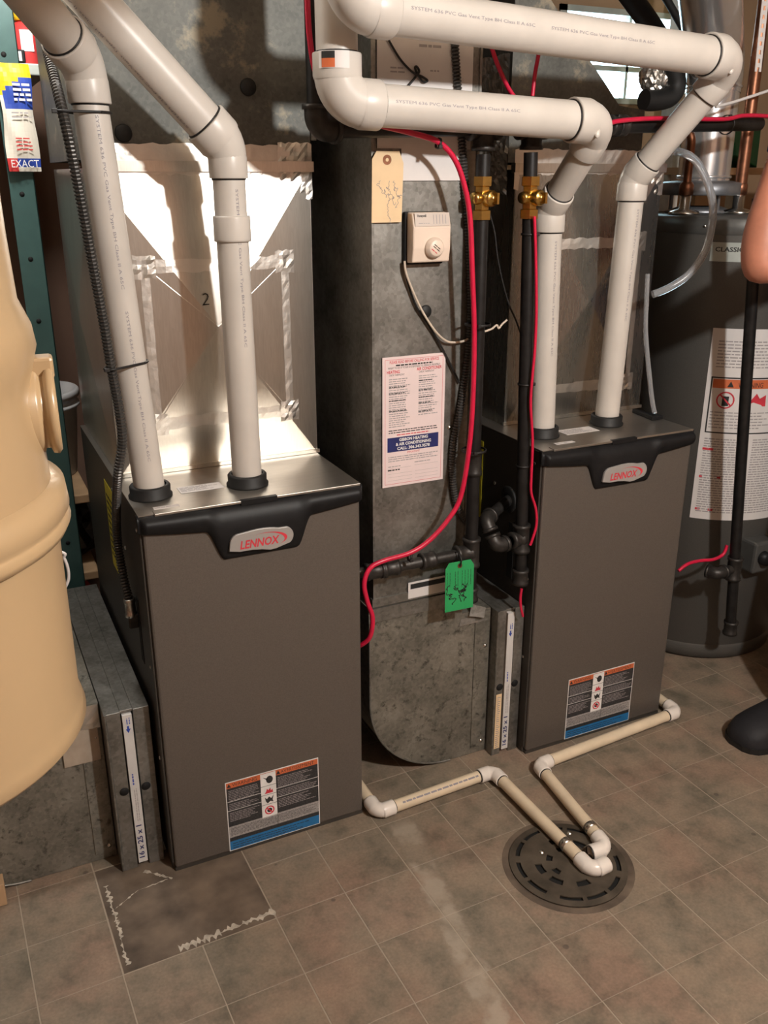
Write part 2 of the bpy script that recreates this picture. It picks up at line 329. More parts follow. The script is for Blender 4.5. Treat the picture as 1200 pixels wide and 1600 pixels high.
    def build(s, name, parent=None, bevel=0.0, solid=0.0, sub=0):
        xs = list(zip(*s.v)); c = Vector([(min(a)+max(a))/2 for a in xs])
        me = bpy.data.meshes.new(name); me.from_pydata([tuple(Vector(p)-c) for p in s.v], [], s.f)
        for mm in s.mats: me.materials.append(M[mm])
        me.polygons.foreach_set('material_index', s.mi); me.polygons.foreach_set('use_smooth', s.sm); me.validate(); me.update()
        ob = bpy.data.objects.new(name, me); COL.objects.link(ob); ob.location = c
        if parent is not None: setpar(ob, parent)
        if bevel:
            md = ob.modifiers.new('bevel', 'BEVEL'); md.width = bevel; md.segments = 2; md.limit_method = 'ANGLE'
        if solid:
            md = ob.modifiers.new('solid', 'SOLIDIFY'); md.thickness = solid; md.offset = 0
        if sub:
            md = ob.modifiers.new('sub', 'SUBSURF'); md.levels = sub; md.render_levels = sub
        return ob
ORG = {}
def wloc(o):
    p = o.location.copy(); q = o.parent
    return ORG.get(o.name, p)
def setpar(ob, parent):
    pl = ORG.get(parent.name, parent.location.copy())
    ORG[ob.name] = ob.location.copy()
    ob.parent = parent; ob.location = ob.location - pl      # parents carry no rotation or scale
def tag(o, label, cat, group=None, kind=None):
    o['label'] = label; o['category'] = cat
    if group: o['group'] = group
    if kind: o['kind'] = kind
    return o
def thing(name, loc, label, cat, group=None):
    o = bpy.data.objects.new(name, None); COL.objects.link(o); o.location = loc; o.empty_display_size = 0.05
    ORG[o.name] = Vector(loc); return tag(o, label, cat, group)
def struct(o): o['kind'] = 'structure'; return o

# ================================================================== the room
CX0, CX1, CY0, CY1, CZ = -1.5, 3.3, -1.7, 3.05, 2.32
struct(MB().box((CX0, CY0, -0.12), (CX1, CY1, -0.0006), 'subfloor').build('floor'))
FLOOR = bpy.data.objects['floor']; ORG['floor'] = FLOOR.location.copy()
struct(MB().box((CX0, CY0, CZ), (CX1, CY1, CZ+0.03), 'ceil').build('ceiling'))
CEIL = bpy.data.objects['ceiling']; ORG['ceiling'] = CEIL.location.copy()
for k in range(9):
    x = CX0+0.25+k*0.53
    MB().box((x, CY0, CZ-0.06), (x+0.04, CY1, CZ), 'wood').build('joist', CEIL)
struct(MB().box((CX0-0.1, CY0, 0), (CX0, CY1, CZ), 'wall').build('wall_left'))
struct(MB().box((CX1, CY0, 0), (CX1+0.1, CY1, CZ), 'wall_tan').build('wall_right'))
struct(MB().box((CX0, CY0-0.1, 0), (CX1, CY0, CZ), 'wall').build('wall_front'))
# back wall with a basement window opening
WX0, WX1, WZ0, WZ1 = 2.16, 2.86, 1.70, 2.02
wb = MB(); y0, y1 = CY1, CY1+0.12
wb.box((CX0, y0, 0), (1.55, y1, CZ), 'wall').box((1.55, y0, 0), (CX1, y1, WZ0), 'wall_tan').box((1.55, y0, WZ1), (CX1, y1, CZ), 'wall_tan')
wb.box((1.55, y0, WZ0), (WX0, y1, WZ1), 'wall_tan').box((WX1, y0, WZ0), (CX1, y1, WZ1), 'wall_tan')
struct(wb.build('wall_back'))
wf = MB()
for a, b in (((WX0, y0-0.01, WZ0), (WX0+0.03, y1, WZ1)), ((WX1-0.03, y0-0.01, WZ0), (WX1, y1, WZ1)), ((WX0, y0-0.01, WZ0), (WX1, y1, WZ0+0.02)), ((WX0, y0-0.01, WZ1-0.02), (WX1, y1, WZ1)), ((WX0, y0+0.02, 1.815), (WX1, y0+0.05, 1.833)), ((2.50, y0+0.02, WZ0), (2.512, y0+0.05, WZ1))):
    wf.box(a, b, 'shelf')
win = struct(wf.build('window_1')); ORG[win.name] = win.location.copy()
MB().box((WX0+0.03, y0+0.06, WZ0+0.02), (WX1-0.03, y0+0.066, WZ1-0.02), 'daylight').build('window_pane', win)
# ceiling bulb
def bulb_lamp(P, W_, lab):
    lp = thing('ceiling_lamp', (P.x, P.y, CZ-0.06), lab, 'lamp', 'bare ceiling bulbs')
    zl = P.z+0.06
    MB().lathe([(0.0, CZ-zl+0.0), (0.055, CZ-zl), (0.05, CZ-zl-0.02), (0.012, CZ-zl-0.03), (0.012, 0.03), (0.022, 0.02), (0.022, -0.005), (0.0, -0.005)], 'paper', (P.x, P.y, zl)).build('lampholder', lp)
    MB().lathe([(0.013, 0.0), (0.016, -0.02), (0.03, -0.05), (0.034, -0.075), (0.026, -0.1), (0.0, -0.112)], 'bulb', (P.x, P.y, zl)).build('bulb', lp).visible_shadow = True
    ld = bpy.data.lights.new('bulb_light', 'POINT'); ld.energy = W_; ld.color = LAMP_COL; ld.shadow_soft_size = 0.05
    lo = bpy.data.objects.new('bulb_light', ld); COL.objects.link(lo); lo.location = (P.x, P.y, P.z-0.11)
bulb_lamp(LAMP_POS, LAMP_W, 'bare bulb hanging above the camera side of the room')
bulb_lamp(LAMP2_POS, LAMP2_W, 'bare bulb hanging above the left furnace and shelving')
# unseen box under the ceiling, added to shade the upper left pipes
bk_ = MB().box((CX0, 0.45, 1.87), (0.71, 0.95, CZ), 'ceil').build('shade_box', CEIL)

# ------------------------------------------------------------------ floor tiles
TP = 0.1565; TR = R(1.4); T0 = Vector((0.592, 1.265))
tm = bpy.data.meshes.new('tile'); h = TP/2-0.0013; e = 0.0005
tv = [(-h, -h, -0.0006), (h, -h, -0.0006), (h, h, -0.0006), (-h, h, -0.0006), (-h, -h, -e), (h, -h, -e), (h, h, -e), (-h, h, -e)]
tv += [(-h+e, -h+e, 0), (h-e, -h+e, 0), (h-e, h-e, 0), (-h+e, h-e, 0)]
tm.from_pydata(tv, [], [(0, 1, 5, 4), (1, 2, 6, 5), (2, 3, 7, 6), (3, 0, 4, 7), (4, 5, 9, 8), (5, 6, 10, 9), (6, 7, 11, 10), (7, 4, 8, 11), (8, 9, 10, 11)]); tm.materials.append(M['tile'])
foot = [(0.272, 1.645, 0.731, 2.4), (1.212, 1.675, 1.68, 2.4), (-0.3, 1.76, 0.25, 2.4), (0.79, 1.75, 1.21, 2.4)]
ct, st = math.cos(TR), math.sin(TR); ntile = 0
for i in range(-8, 14):
    for j in range(-6, 7):
        lx, ly = (i+0.5)*TP, (j+0.5)*TP*0.99
        p = Vector((T0.x+ct*lx-st*ly, T0.y+st*lx+ct*ly))
        if any(a+0.08 < p.x < c-0.08 and b+0.08 < p.y < d for a, b, c, d in foot) or p.y > 2.05 or p.y < 0.55: continue
        if p.y > 1.90 and p.x < 1.65: continue
        if i in (-3, -2) and j in (1, 2): continue              # the torn-up tile beside the left furnace
        o = bpy.data.objects.new('tile', tm); COL.objects.link(o); o.location = (p.x, p.y, 0); o.rotation_euler = (0, 0, TR+random.uniform(-1, 1)*R(0.25)); setpar(o, FLOOR); ntile += 1
tf = lambda a, b: Vector((T0.x+ct*a*TP-st*b*TP*0.99, T0.y+st*a*TP+ct*b*TP*0.99, 0))
c_ = [tf(-2.985, 1.015), tf(-1.015, 1.015), tf(-1.015, 2.985), tf(-2.985, 2.985)]
bp_ = MB(); bp_.add([p_+Vector((0, 0, dz)) for dz in (-0.0006, -0.0002) for p_ in c_], [(4, 5, 6, 7), (0, 1, 5, 4), (1, 2, 6, 5), (2, 3, 7, 6), (3, 0, 4, 7)], 'bare'); bp_.build('bare_patch', FLOOR)
g = MB()
def smear(pts, wd, mat='glue'):
    for (a, b) in zip(pts, pts[1:]):
        a = Vector(a); b = Vector(b); n_ = max(2, int((b-a).length/0.0045)); d = (b-a).normalized(); nn = Vector((-d.y, d.x, 0))
        vs = []
        for k in range(n_+1):
            p = a.lerp(b, k/n_); wl = wd*random.uniform(0.02, 1)**2; wr = wd*random.uniform(0.02, 1)**2; zz = 0.0008
            vs += [(p+nn*wl)+Vector((0, 0, zz)), (p-nn*wr)+Vector((0, 0, zz))]
        g.add(vs, [(2*k, 2*k+1, 2*k+3, 2*k+2) for k in range(n_)], mat)
smear([WZ(280, 1483), WZ(345, 1458), WZ(430, 1424)], 0.014)
smear([WZ(165, 1385), WZ(182, 1440), WZ(200, 1508)], 0.008)
smear([WZ(175, 1425), WZ(215, 1392), WZ(262, 1374)], 0.003)
smear([WZ(225, 1362), WZ(250, 1368), WZ(270, 1372)], 0.008)
gl = g.build('glue_residue', FLOOR); gl['kind'] = 'stuff'

# ================================================================== furnaces
def furnace(ox, oy, label, collars, stick, W=0.46, D=0.74, H=0.838):
    t = thing('furnace', (ox+W/2, oy+D/2, 0), label, 'furnace', 'twin gas furnaces')
    T = Matrix.Translation((ox, oy, 0))
    b = MB()
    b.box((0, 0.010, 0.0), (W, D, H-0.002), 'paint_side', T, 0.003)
    b.build('cabinet', t)
    # front door, slightly proud, with a rolled edge
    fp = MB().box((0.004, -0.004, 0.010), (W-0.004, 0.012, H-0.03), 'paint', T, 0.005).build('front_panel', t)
    MB().box((0.004, -0.0005, 0.0), (W-0.004, 0.012, 0.0095), 'paint_side', T).build('toe_strip', t)
    MB().box((-0.001, 0.004, 0.02), (0.004, 0.034, H-0.004), 'paint_side', T, 0.0015).build('corner_post', t)
    # lid
    MB().box((0.0, 0.002, H-0.002), (W, D, H), 'lid_steel', T).build('lid', t)
    MB().box((0.03, -0.003, H-0.004), (W-0.002, 0.020, H+0.0015), 'lid_steel', T, 0.001).build('lid_lip', t)
    MB().box((0.20, -0.0045, H-0.008), (0.275, 0.006, H+0.0022), 'blackp', T).build('lid_slot', t)
    # bulging black trim with a dropped badge plate
    def zb(x):
        s = lambda a, b_, v: (lambda q: q*q*(3-2*q))(min(1, max(0, (v-a)/(b_-a))))
        edge = 0.792+0.010*abs(2*x/W-1)**2 - 0.012*(1-abs(2*x/W-1))
        return edge - (edge-0.722)*(s(0.125, 0.160, x)*(1-s(0.312, 0.345, x)))
    nx, nz = 92, 10; vs = []; fs = []
    prof = [(0.0, 0.012), (0.06, -0.002), (0.14, -0.011), (0.28, -0.017), (0.45, -0.019), (0.62, -0.018), (0.78, -0.0155), (0.90, -0.0125), (0.97, -0.010), (1.0, -0.004), (1.0, 0.004)]
    for i in range(nx+1):
        x = -0.003+(W+0.006)*i/nx; z1 = zb(min(W, max(0, x))); ed = min(1.0, min(i, nx-i)/2.0)
        for (s_, y) in prof: vs.append((x, y if y > 0 else y*ed, (H-0.001)+(z1-(H-0.001))*s_))
    n_ = len(prof)
    for i in range(nx):
        for k in range(n_-1): fs.append((i*n_+k, i*n_+k+1, (i+1)*n_+k+1, (i+1)*n_+k))
    fs.append(tuple(range(n_))); fs.append(tuple(range(nx*n_, nx*n_+n_))[::-1])
    cap = MB().add(vs, fs, 'blackp', True, T).build('trim_cap', t)
    # badge
    def ellip(cx, cy, rx, ry, a0, a1, n=10): return [(cx+rx*math.cos(R(a0+(a1-a0)*k/n)), cy+ry*math.sin(R(a0+(a1-a0)*k/n))) for k in range(n+1)]
    poly = [(-0.067, -0.012), (-0.065, 0.004)] + ellip(-0.046, 0.002, 0.019, 0.020, 170, 95, 5) + ellip(0.0, -0.010, 0.075, 0.036, 105, 60, 6) + ellip(0.046, 0.002, 0.022, 0.021, 65, -50, 9) + [(0.030, -0.022), (0.018, -0.023), (0.0, -0.019), (-0.02, -0.0165), (-0.045, -0.0165)]
    F = front(ox+0.232, oy-0.018, 0.757)
    bd = MB().prism(poly, 0.005, 'badge', F, 0.0012)
    bd.text('LENNOX', -0.006, -0.0105, 0.024, 0.0054, 'ink_red', F, 'CENTER', 0.083, 0.22, 0.0006)
    q = []; n = 26
    for k in range(n+1):
        a = R(128-(128+62)*k/n); tt = math.sin(math.pi*min(1, (k/n)*1.02))**1.5
        q.append(((0.010+0.044*math.cos(a), 0.0+0.0165*math.sin(a)), (0.010+(0.044-0.0085*tt)*math.cos(a), (0.0165-0.0022*tt)*math.sin(a))))
    bd.add([(p[0], p[1], 0.0054) for pr in q for p in pr], [(2*k, 2*k+1, 2*k+3, 2*k+2) for k in range(n)], 'ink_red', False, F)
    bo = bd.build('badge', t); bo['label'] = 'silver oval badge lettered LENNOX in red'
    # warning label
    x0, x1, z0, z1 = 0.126, 0.345, 0.012, 0.196
    F = front(ox, oy-0.0045, 0); l = MB(); xm0, xm1 = x0+0.080, x0+0.116
    l.box((x0, z0, 0), (x1, z1, 0.0006), 'white', F)
    z = 0.0009
    l.rect(x0+.002, z0+.002, x1-.002, z1-.002, z, 'label_dark', F); z += .0002
    l.rect(x0+.002, z1-.016, x1-.002, z1-.002, z, 'ink_orange', F)
    l.text('WARNING', x0+.044, z1-.0135, 0.0125, z+.0002, 'label_dark', F, 'CENTER', 0.056); l.text('AVERTISSEMENT', x0+.168, z1-.0135, 0.0125, z+.0002, 'label_dark', F, 'CENTER', 0.080)
    for xa in (x0+.008, xm1+.006): l.poly([(xa-.005, z1-.014), (xa+.005, z1-.014), (xa, z1-.004)], z+.0002, 'label_dark', F)
    for zz in (z1-.052, z1-.076):
        l.rect(x0+.002, zz, x1-.002, zz+.0012, z, 'white', F)
    for k, (a, b_) in enumerate(((z1-.050, z1-.020), (z1-.074, z1-.055), (z1-.108, z1-.079))):
        l.greek(x0+.006, a, xm0-.004, b_, 0.0042, z, 'ink_pale', F, 0.6, k, 0.35); l.greek(xm1+.004, a, x1-.006, b_, 0.0042, z, 'ink_pale', F, 0.6, k+9, 0.35)
    l.rect(x0+.002, z0+.036, x1-.002, z1-.118, z, 'label_grey', F); l.rect(x0+.002, z0+.002, x1-.002, z0+.026, z, 'ink_sky', F)
    l.greek(x0+.008, z0+.006, x1-.008, z0+.024, 0.006, z+.0002, 'label_dark', F, 0.75, 5, 0.3); l.greek(x0+.006, z0+.040, x1-.006, z1-.121, 0.0035, z+.0002, 'label_dark', F, 0.8, 6, 0.3)
    l.rect(xm0+.036, z0+.034, xm0+.037, z1-.118, z+.0003, 'label_dark', F)
    l.rect(xm0, z1-.122, xm1, z1-.003, z+.0002, 'white', F)
    for k, zz in enumerate((z1-.036, z1-.060, z1-.086, z1-.120)):
        l.rect(xm0, zz-.001, xm1, zz, z+.0004, 'label_dark', F)
    zc = z+.0005; xc = (xm0+xm1)/2
    l.disc(xc+.003, z1-.021, .010, zc, 'label_dark', F, 12, .8); l.poly([(xc-.013, z1-.012), (xc-.002, z1-.022), (xc-.001, z1-.018)], zc, 'label_dark', F)
    l.poly([(xc-.010, z1-.057), (xc+.010, z1-.057), (xc+.009, z1-.048), (xc+.005, z1-.051), (xc+.004, z1-.043), (xc-.001, z1-.049), (xc-.004, z1-.044), (xc-.006, z1-.051)], zc, 'ink_red', F)
    l.poly([(xc-.010, z1-.066), (xc-.005, z1-.072), (xc, z1-.066), (xc+.005, z1-.072), (xc+.011, z1-.064), (xc+.008, z1-.076), (xc+.010, z1-.083), (xc+.003, z1-.079), (xc-.004, z1-.084), (xc-.008, z1-.077)], zc, 'label_dark', F)
    l.ring(xc, z1-.103, .0085, .0115, zc, 'ink_red', F); l.disc(xc, z1-.103, .006, zc, 'label_dark', F)
    l.poly([(xc-.008, z1-.096), (xc-.006, z1-.094), (xc+.008, z1-.110), (xc+.006, z1-.112)], zc+.0002, 'ink_red', F)
    lo_ = l.build('warning_label', t); lo_['label'] = 'black, white and blue bilingual warning label'
    # lid stickers
    for (sx, sy, sw, sh) in stick:
        F = frame((ox+sx, oy+sy, H+0.0005), (1, 0, 0), (0, 1, 0))
        MB().box((0, 0, 0), (sw, sh, 0.0005), 'paper', F).greek(.003, .003, sw-.003, sh-.003, .006, .0008, 'ink_pale', F, .6, 3, .4).build('lid_sticker', t)
    for (cx, cy) in collars:
        MB().lathe([(0.0325, 0.0), (0.043, 0.0), (0.0435, 0.004), (0.040, 0.007), (0.0405, 0.022), (0.038, 0.025), (0.0325, 0.025)], 'rubber', (cx, cy, H), 32).build('pipe_collar', t)
    # energy label on the side and screws
    F = frame((ox-0.001, oy+0.40, 0.585), (0, -1, 0), (0, 0, 1))
    y_ = MB().box((0, 0, 0), (0.14, 0.21, 0.0006), 'yellow', F); y_.greek(.01, .02, .13, .19, .016, .0009, 'ink_black', F, .6, 4, .4); y_.build('energy_label', t)
    sc_ = MB()
    for (yy, zz) in ((0.03, 0.80), (0.30, 0.80), (0.03, 0.50), (0.03, 0.28), (0.20, 0.70)):
        MB().lathe([(0.0, -0.003), (0.004, -0.002), (0.005, 0.0)], 'steel', (ox, oy+yy, zz), 8, (1, 0, 0)).build('screw', t)
    MB().box((-0.0012, 0.10, 0.47), (0.0, 0.125, 0.62), 'hole', T).build('wiring_knockout', t)
    return t
f1 = furnace(0.272, 1.641, 'left pewter furnace with black badge trim and two white pipes from its lid', ((0.319, 1.752), (0.517, 1.738)), ((0.105, 0.095, 0.09, 0.04), (0.035, 0.022, 0.05, 0.016)))
f2 = furnace(1.212, 1.670, 'right pewter furnace standing between the return duct boot and the water heater', ((1.290, 1.787), (1.505, 1.808)), ((0.135, 0.09, 0.10, 0.045), (0.06, 0.03, 0.055, 0.014)))

# ================================================================== ductwork
def xface(x0, x1, z0, z1, yf, bulge, mat, seams=True):
    """cross-broken sheet: four facets meeting at a proud centre"""
    m = MB(); xc, zc = (x0+x1)/2, (z0+z1)/2
    m.add([(x0, yf, z0), (x1, yf, z0), (x1, yf, z1), (x0, yf, z1), (xc, yf-bulge, zc)], [(0, 1, 4), (1, 2, 4), (2, 3, 4), (3, 0, 4)], mat)
    return m
def crinkle(x0, x1, z0, z1, fy, amp, seed, step=0.013, mat='foil'):
    rn = random.Random(seed); nx = max(2, int((x1-x0)/step)); nz = max(2, int((z1-z0)/step)); vs = []
    hz = [[0]*(nz+1) for _ in range(nx+1)]
    for i in range(nx+1):
        for k in range(nz+1):
            x = x0+(x1-x0)*i/nx; z = z0+(z1-z0)*k/nz
            edge = 1 if 0 < i < nx and 0 < k < nz else 0.3
            a = amp*edge*(rn.uniform(0, 1)**2 + 0.35*math.sin(x*37+seed)*math.sin(z*51+seed))
            vs.append((x+rn.uniform(-1, 1)*0.0015*edge, fy(x, z)-0.0012-abs(a), z+rn.uniform(-1, 1)*0.003*(1-edge)))
    fs = [(i*(nz+1)+k, (i+1)*(nz+1)+k, (i+1)*(nz+1)+k+1, i*(nz+1)+k+1) for i in range(nx) for k in range(nz)]
    return MB().add(vs, fs, mat)
def plenum(x0, x1, yf, yb, z0, z1, label, panel, mat, seed, two=None):
    t = thing('supply_plenum', ((x0+x1)/2, (yf+yb)/2, z0), label, 'duct', 'supply plenums on the furnaces')
    bul = 0.032; xc, zc = (x0+x1)/2, (z0+z1)/2
    def fy(x, z): return yf-bul*(1-min(1, max(abs((x-xc)/((x1-x0)/2)), abs((z-zc)/((z1-z0)/2)))))
    b = MB().box((x0, yf, z0), (x1, yb, z1), mat); b.build('plenum_body', t)
    xface(x0+0.001, x1-0.001, z0+0.001, z1, yf-0.0008, bul, mat).build('front_sheet', t)
    xs = MB(); yc = (yf+yb)/2
    xs.add([(x0-.001, yb, z0), (x0-.001, yf, z0), (x0-.001, yf, z1), (x0-.001, yb, z1), (x0-.014, yc, zc)], [(0, 1, 4), (1, 2, 4), (2, 3, 4), (3, 0, 4)], mat); xs.build('side_sheet', t)
    MB().box((x0-0.004, yf-0.006, z0), (x1+0.004, yf, z0+0.008), 'sheet', None).build('base_flange', t)
    px0, px1, pz0, pz1 = panel; tw = 0.013
    MB().add([(px0, fy(px0, pz0)-.001, pz0), (px1, fy(px1, pz0)-.001, pz0), (px1, fy(px1, pz1)-.001, pz1), (px0, fy(px0, pz1)-.001, pz1), (xc, fy(xc, zc)-.001, zc)], [(0, 1, 4), (1, 2, 4), (2, 3, 4), (3, 0, 4)], mat).build('access_panel', t)
    for k, (a, b_, c, d) in enumerate(((px0-tw, px1+tw, pz1-tw, pz1+tw*0.9), (px0-tw, px1+tw, pz0-tw, pz0+tw), (px0-tw*.7, px0+tw*.7, pz0, pz1), (px1-tw*.7, px1+tw*.7, pz0, pz1))):
        crinkle(a, b_, c, d, fy, 0.0009, seed+k).build('foil_tape', t)
    for k, (cx, cz) in enumerate(((px0, pz0), (px0, pz1), (px1, pz0), (px1, pz1))):
        crinkle(cx-0.022, cx+0.022, cz-0.024, cz+0.022, fy, 0.0035, seed+20+k, 0.008).build('foil_tape', t)
    # taped joint at the top
    fl = lambda x, z: yf-0.0005
    crinkle(x0-0.004, x1+0.004, z1-0.045, z1-0.004, fl, 0.0009, seed+9).build('foil_tape', t)
    crinkle(x0-0.004, x1+0.004, z1+0.012, z1+0.045, fl, 0.0009, seed+10).build('foil_tape', t)
    crinkle(x1-0.07, x1+0.004, z1-0.06, z1+0.05, fl, 0.005, seed+11, 0.008).build('foil_tape', t)
    MB().box((x0-0.006, yf-0.008, z1-0.006), (x1+0.006, yf+0.01, z1+0.014), 'sheet').build('joint_cleat', t)
    if two:
        F = frame((two[0], fy(two[0], two[1])-0.0035, two[1]), (1, 0, 0), (0, 0.03, 1))
        MB().text('2', 0, 0, 0.036, 0, 'ink_black', F, 'CENTER', None, 0.1, -0.0006).build('handwritten_number', t)
    return t
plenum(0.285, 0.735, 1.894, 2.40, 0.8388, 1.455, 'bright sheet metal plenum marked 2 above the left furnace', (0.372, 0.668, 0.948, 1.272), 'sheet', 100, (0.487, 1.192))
plenum(1.257, 1.700, 1.910, 2.41, 0.8388, 1.455, 'dark reflecting sheet metal plenum above the right furnace', (1.36, 1.64, 0.92, 1.285), 'sheet_dark_reflect', 200)
# old trunk ducts above the joints
t = thing('trunk_duct', (0.51, 2.15, 1.47), 'weathered galvanized riser above the left plenum with two black hole plugs', 'duct')
MB().box((0.280, 1.896, 1.47), (0.738, 2.42, 2.30), 'galv_old').build('duct_body', t)
MB().box((0.739, 1.890, 1.51), (0.750, 1.905, 2.30), 'galv').build('corner_seam', t)
MB().box((0.272, 1.890, 1.51), (0.279, 1.905, 2.30), 'galv').build('corner_seam', t)
for (u, v) in ((388, 136), (193, 208)):
    p = WY(u, v, 1.894); MB().lathe([(0.0, -0.006), (0.014, -0.006), (0.0165, -0.002), (0.0165, 0.0)], 'rubber', (p.x, 1.896, p.z), 24, (0, 1, 0)).build('hole_plug', t)
# right trunk narrows towards the top right
t = thing('trunk_duct', (1.42, 2.15, 1.47), 'grey trunk duct above the right plenum narrowing beside the daylight window', 'duct')
poly = [(1.235, 1.47), (1.625, 1.47), (1.625, 1.592), (1.545, 1.60), (1.50, 1.645), (1.435, 1.706), (1.33, 1.81), (1.30, 2.30), (1.235, 2.30)]
MB().prism([(p[0], p[1]) for p in poly], 0.48, 'galv_old', frame((0, 2.39, 0), (1, 0, 0), (0, 0, 1))).build('duct_body', t)
def sidefoil(xf, ya, yb, z0, z1, amp, seed):
    m = crinkle(ya, yb, z0, z1, lambda x, z: 0.0, amp, seed, 0.007)
    m.v = [(xf+y, x, z) for (x, y, z) in m.v]; return m
sidefoil(1.236, 1.92, 2.35, 1.615, 1.70, 0.004, 41).build('foil_tape', t)
sidefoil(1.236, 1.91, 2.35, 1.40, 1.53, 0.008, 42).build('foil_tape', t)
# centre return drop
DY = 1.736
t = thing('return_duct', (0.925, 2.04, 0.49), 'tall galvanized return duct between the two furnaces', 'duct')
MB().box((0.806, DY, 0.492), (1.047, 2.36, 2.30), 'galv').build('duct_body', t)
MB().box((0.800, DY-0.004, 0.4925), (1.050, DY+0.01, 0.513), 'galv').build('drive_cleat', t)
MB().box((0.803, DY-0.0025, 0.50), (0.8085, DY+0.012, 2.30), 'galv').build('corner_seam', t)
MB().box((1.0445, DY-0.0025, 0.50), (1.05, DY+0.012, 2.30), 'galv').build('corner_seam', t)
p = WY(665, 487, DY); MB().lathe([(0.0, -0.004), (0.012, -0.004), (0.0145, 0.0)], 'rubber', (p.x, DY, p.z), 20, (0, 1, 0)).build('hole_plug', t)
for (u, v) in ((702, 668), (560, 655)): 
    p = WY(u, v, DY)
    if p.x > 0.81: MB().lathe([(0.0, -0.003), (0.004, -0.002), (0.0055, 0.0)], 'steel', (p.x, DY, p.z), 8, (0, 1, 0)).build('screw', t)
MB().box((0.83, DY-0.0015, 1.44), (1.02, DY-0.0002, 1.485), 'galv_old').build('patch_strip', t)
def boot(label, px, ox, xl, xr, zt, ztl, y0, y1, rackx0, rackx1, rz, cat, notch):
    """return shoe with a rounded lower corner, joined to a filter rack"""
    t = thing('return_boot', ((xl+xr)/2, (y0+y1)/2, 0), label, 'duct', 'return air boots beside the furnaces')
    rr = 0.23; pts = []
    for k in range(15):
        a = R(270-90*k/14); pts.append((xl+rr+rr*math.cos(a), 0.002+rr+rr*math.sin(a)))
    pts = [(xr, 0.002)] + pts + [(xl, ztl), (notch[0], ztl), (notch[0], zt), (xr, zt)]
    F = frame((0, y1, 0), (1, 0, 0), (0, 0, 1))
    MB().prism(pts, y1-y0, 'galv_boot', F).build('boot_body', t)
    # standing rim along the outline of the front sheet
    rim = [Vector((p[0], y0-0.001, p[1])) for p in pts[1:17]]
    MB().tube(rim, 0.0028, 'galv', 6).build('rolled_rim', t)
    MB().box((xl-0.003, y0-0.004, ztl-0.035), (notch[0], y0, ztl), 'galv').build('top_cleat', t)
    MB().box((xr-0.045, y0-0.003, 0.02), (xr-0.002, y0, zt-0.002), 'galv_boot').build('joint_flange', t)
    for zz in (0.035, 0.32): MB().lathe([(0.0, -0.0035), (0.004, -0.0025), (0.0055, 0.0)], 'steel', (xr-0.014, y0-0.003, zz), 8, (0, 1, 0)).build('screw', t)
    return t
bc = boot('rounded galvanized return boot at the foot of the centre duct', None, 0, 0.792, 1.128, 0.424, 0.49, DY-0.003, 2.36, 0, 0, 0, 'duct', (1.045,))
# bent tab and flap over the boot shoulder
tb = MB().prism([(0, 0), (0.085, 0), (0.07, 0.035), (0.012, 0.03)], 0.0012, 'galv', frame((1.035, DY-0.006, 0.392), (1, 0, 0), (0, 0.25, 1))); tb.build('bent_flap', bc)
MB().prism([(0, 0), (0.04, -0.012), (0.05, 0.012), (0.012, 0.028)], 0.0012, 'galv', frame((1.06, DY-0.012, 0.418), (1, 0, 0), (0, 0.4, 1))).build('bent_flap', bc)
p = WY(642, 915, DY); q = WY(694, 938, DY)
F = front(0.893, DY-0.0045, 0.497); MB().box((0, 0, 0), (0.105, 0.042, 0.0006), 'paper', F).rect(.006, .024, .099, .037, .0009, 'ink_black', F).build('caution_sticker', bc)
bl_ = boot('rounded galvanized return boot left of the left furnace behind the cream canister', None, 0, -0.245, 0.168, 0.400, 0.49, 1.748, 2.37, 0, 0, 0, 'duct', (-0.01,))
MB().box((0.085, 1.742, 0.265), (0.16, 1.7448, 0.345), 'beige_tape').build('clear_tape', bl_)
for xx in (0.05, 0.095): MB().box((xx, 1.76, 0.4), (xx+0.006, 2.36, 0.4035), 'galv').build('standing_seam', bl_)
crinkle(0.07, 0.166, 0.345, 0.40, lambda x, z: 1.744, 0.003, 77).build('foil_tape', bl_)
t = thing('return_duct', (-0.13, 2.05, 0.49), 'galvanized return drop rising behind the cream canister', 'duct')
MB().box((-0.245, 1.75, 0.492), (-0.012, 2.36, 2.30), 'galv').build('duct_body', t)
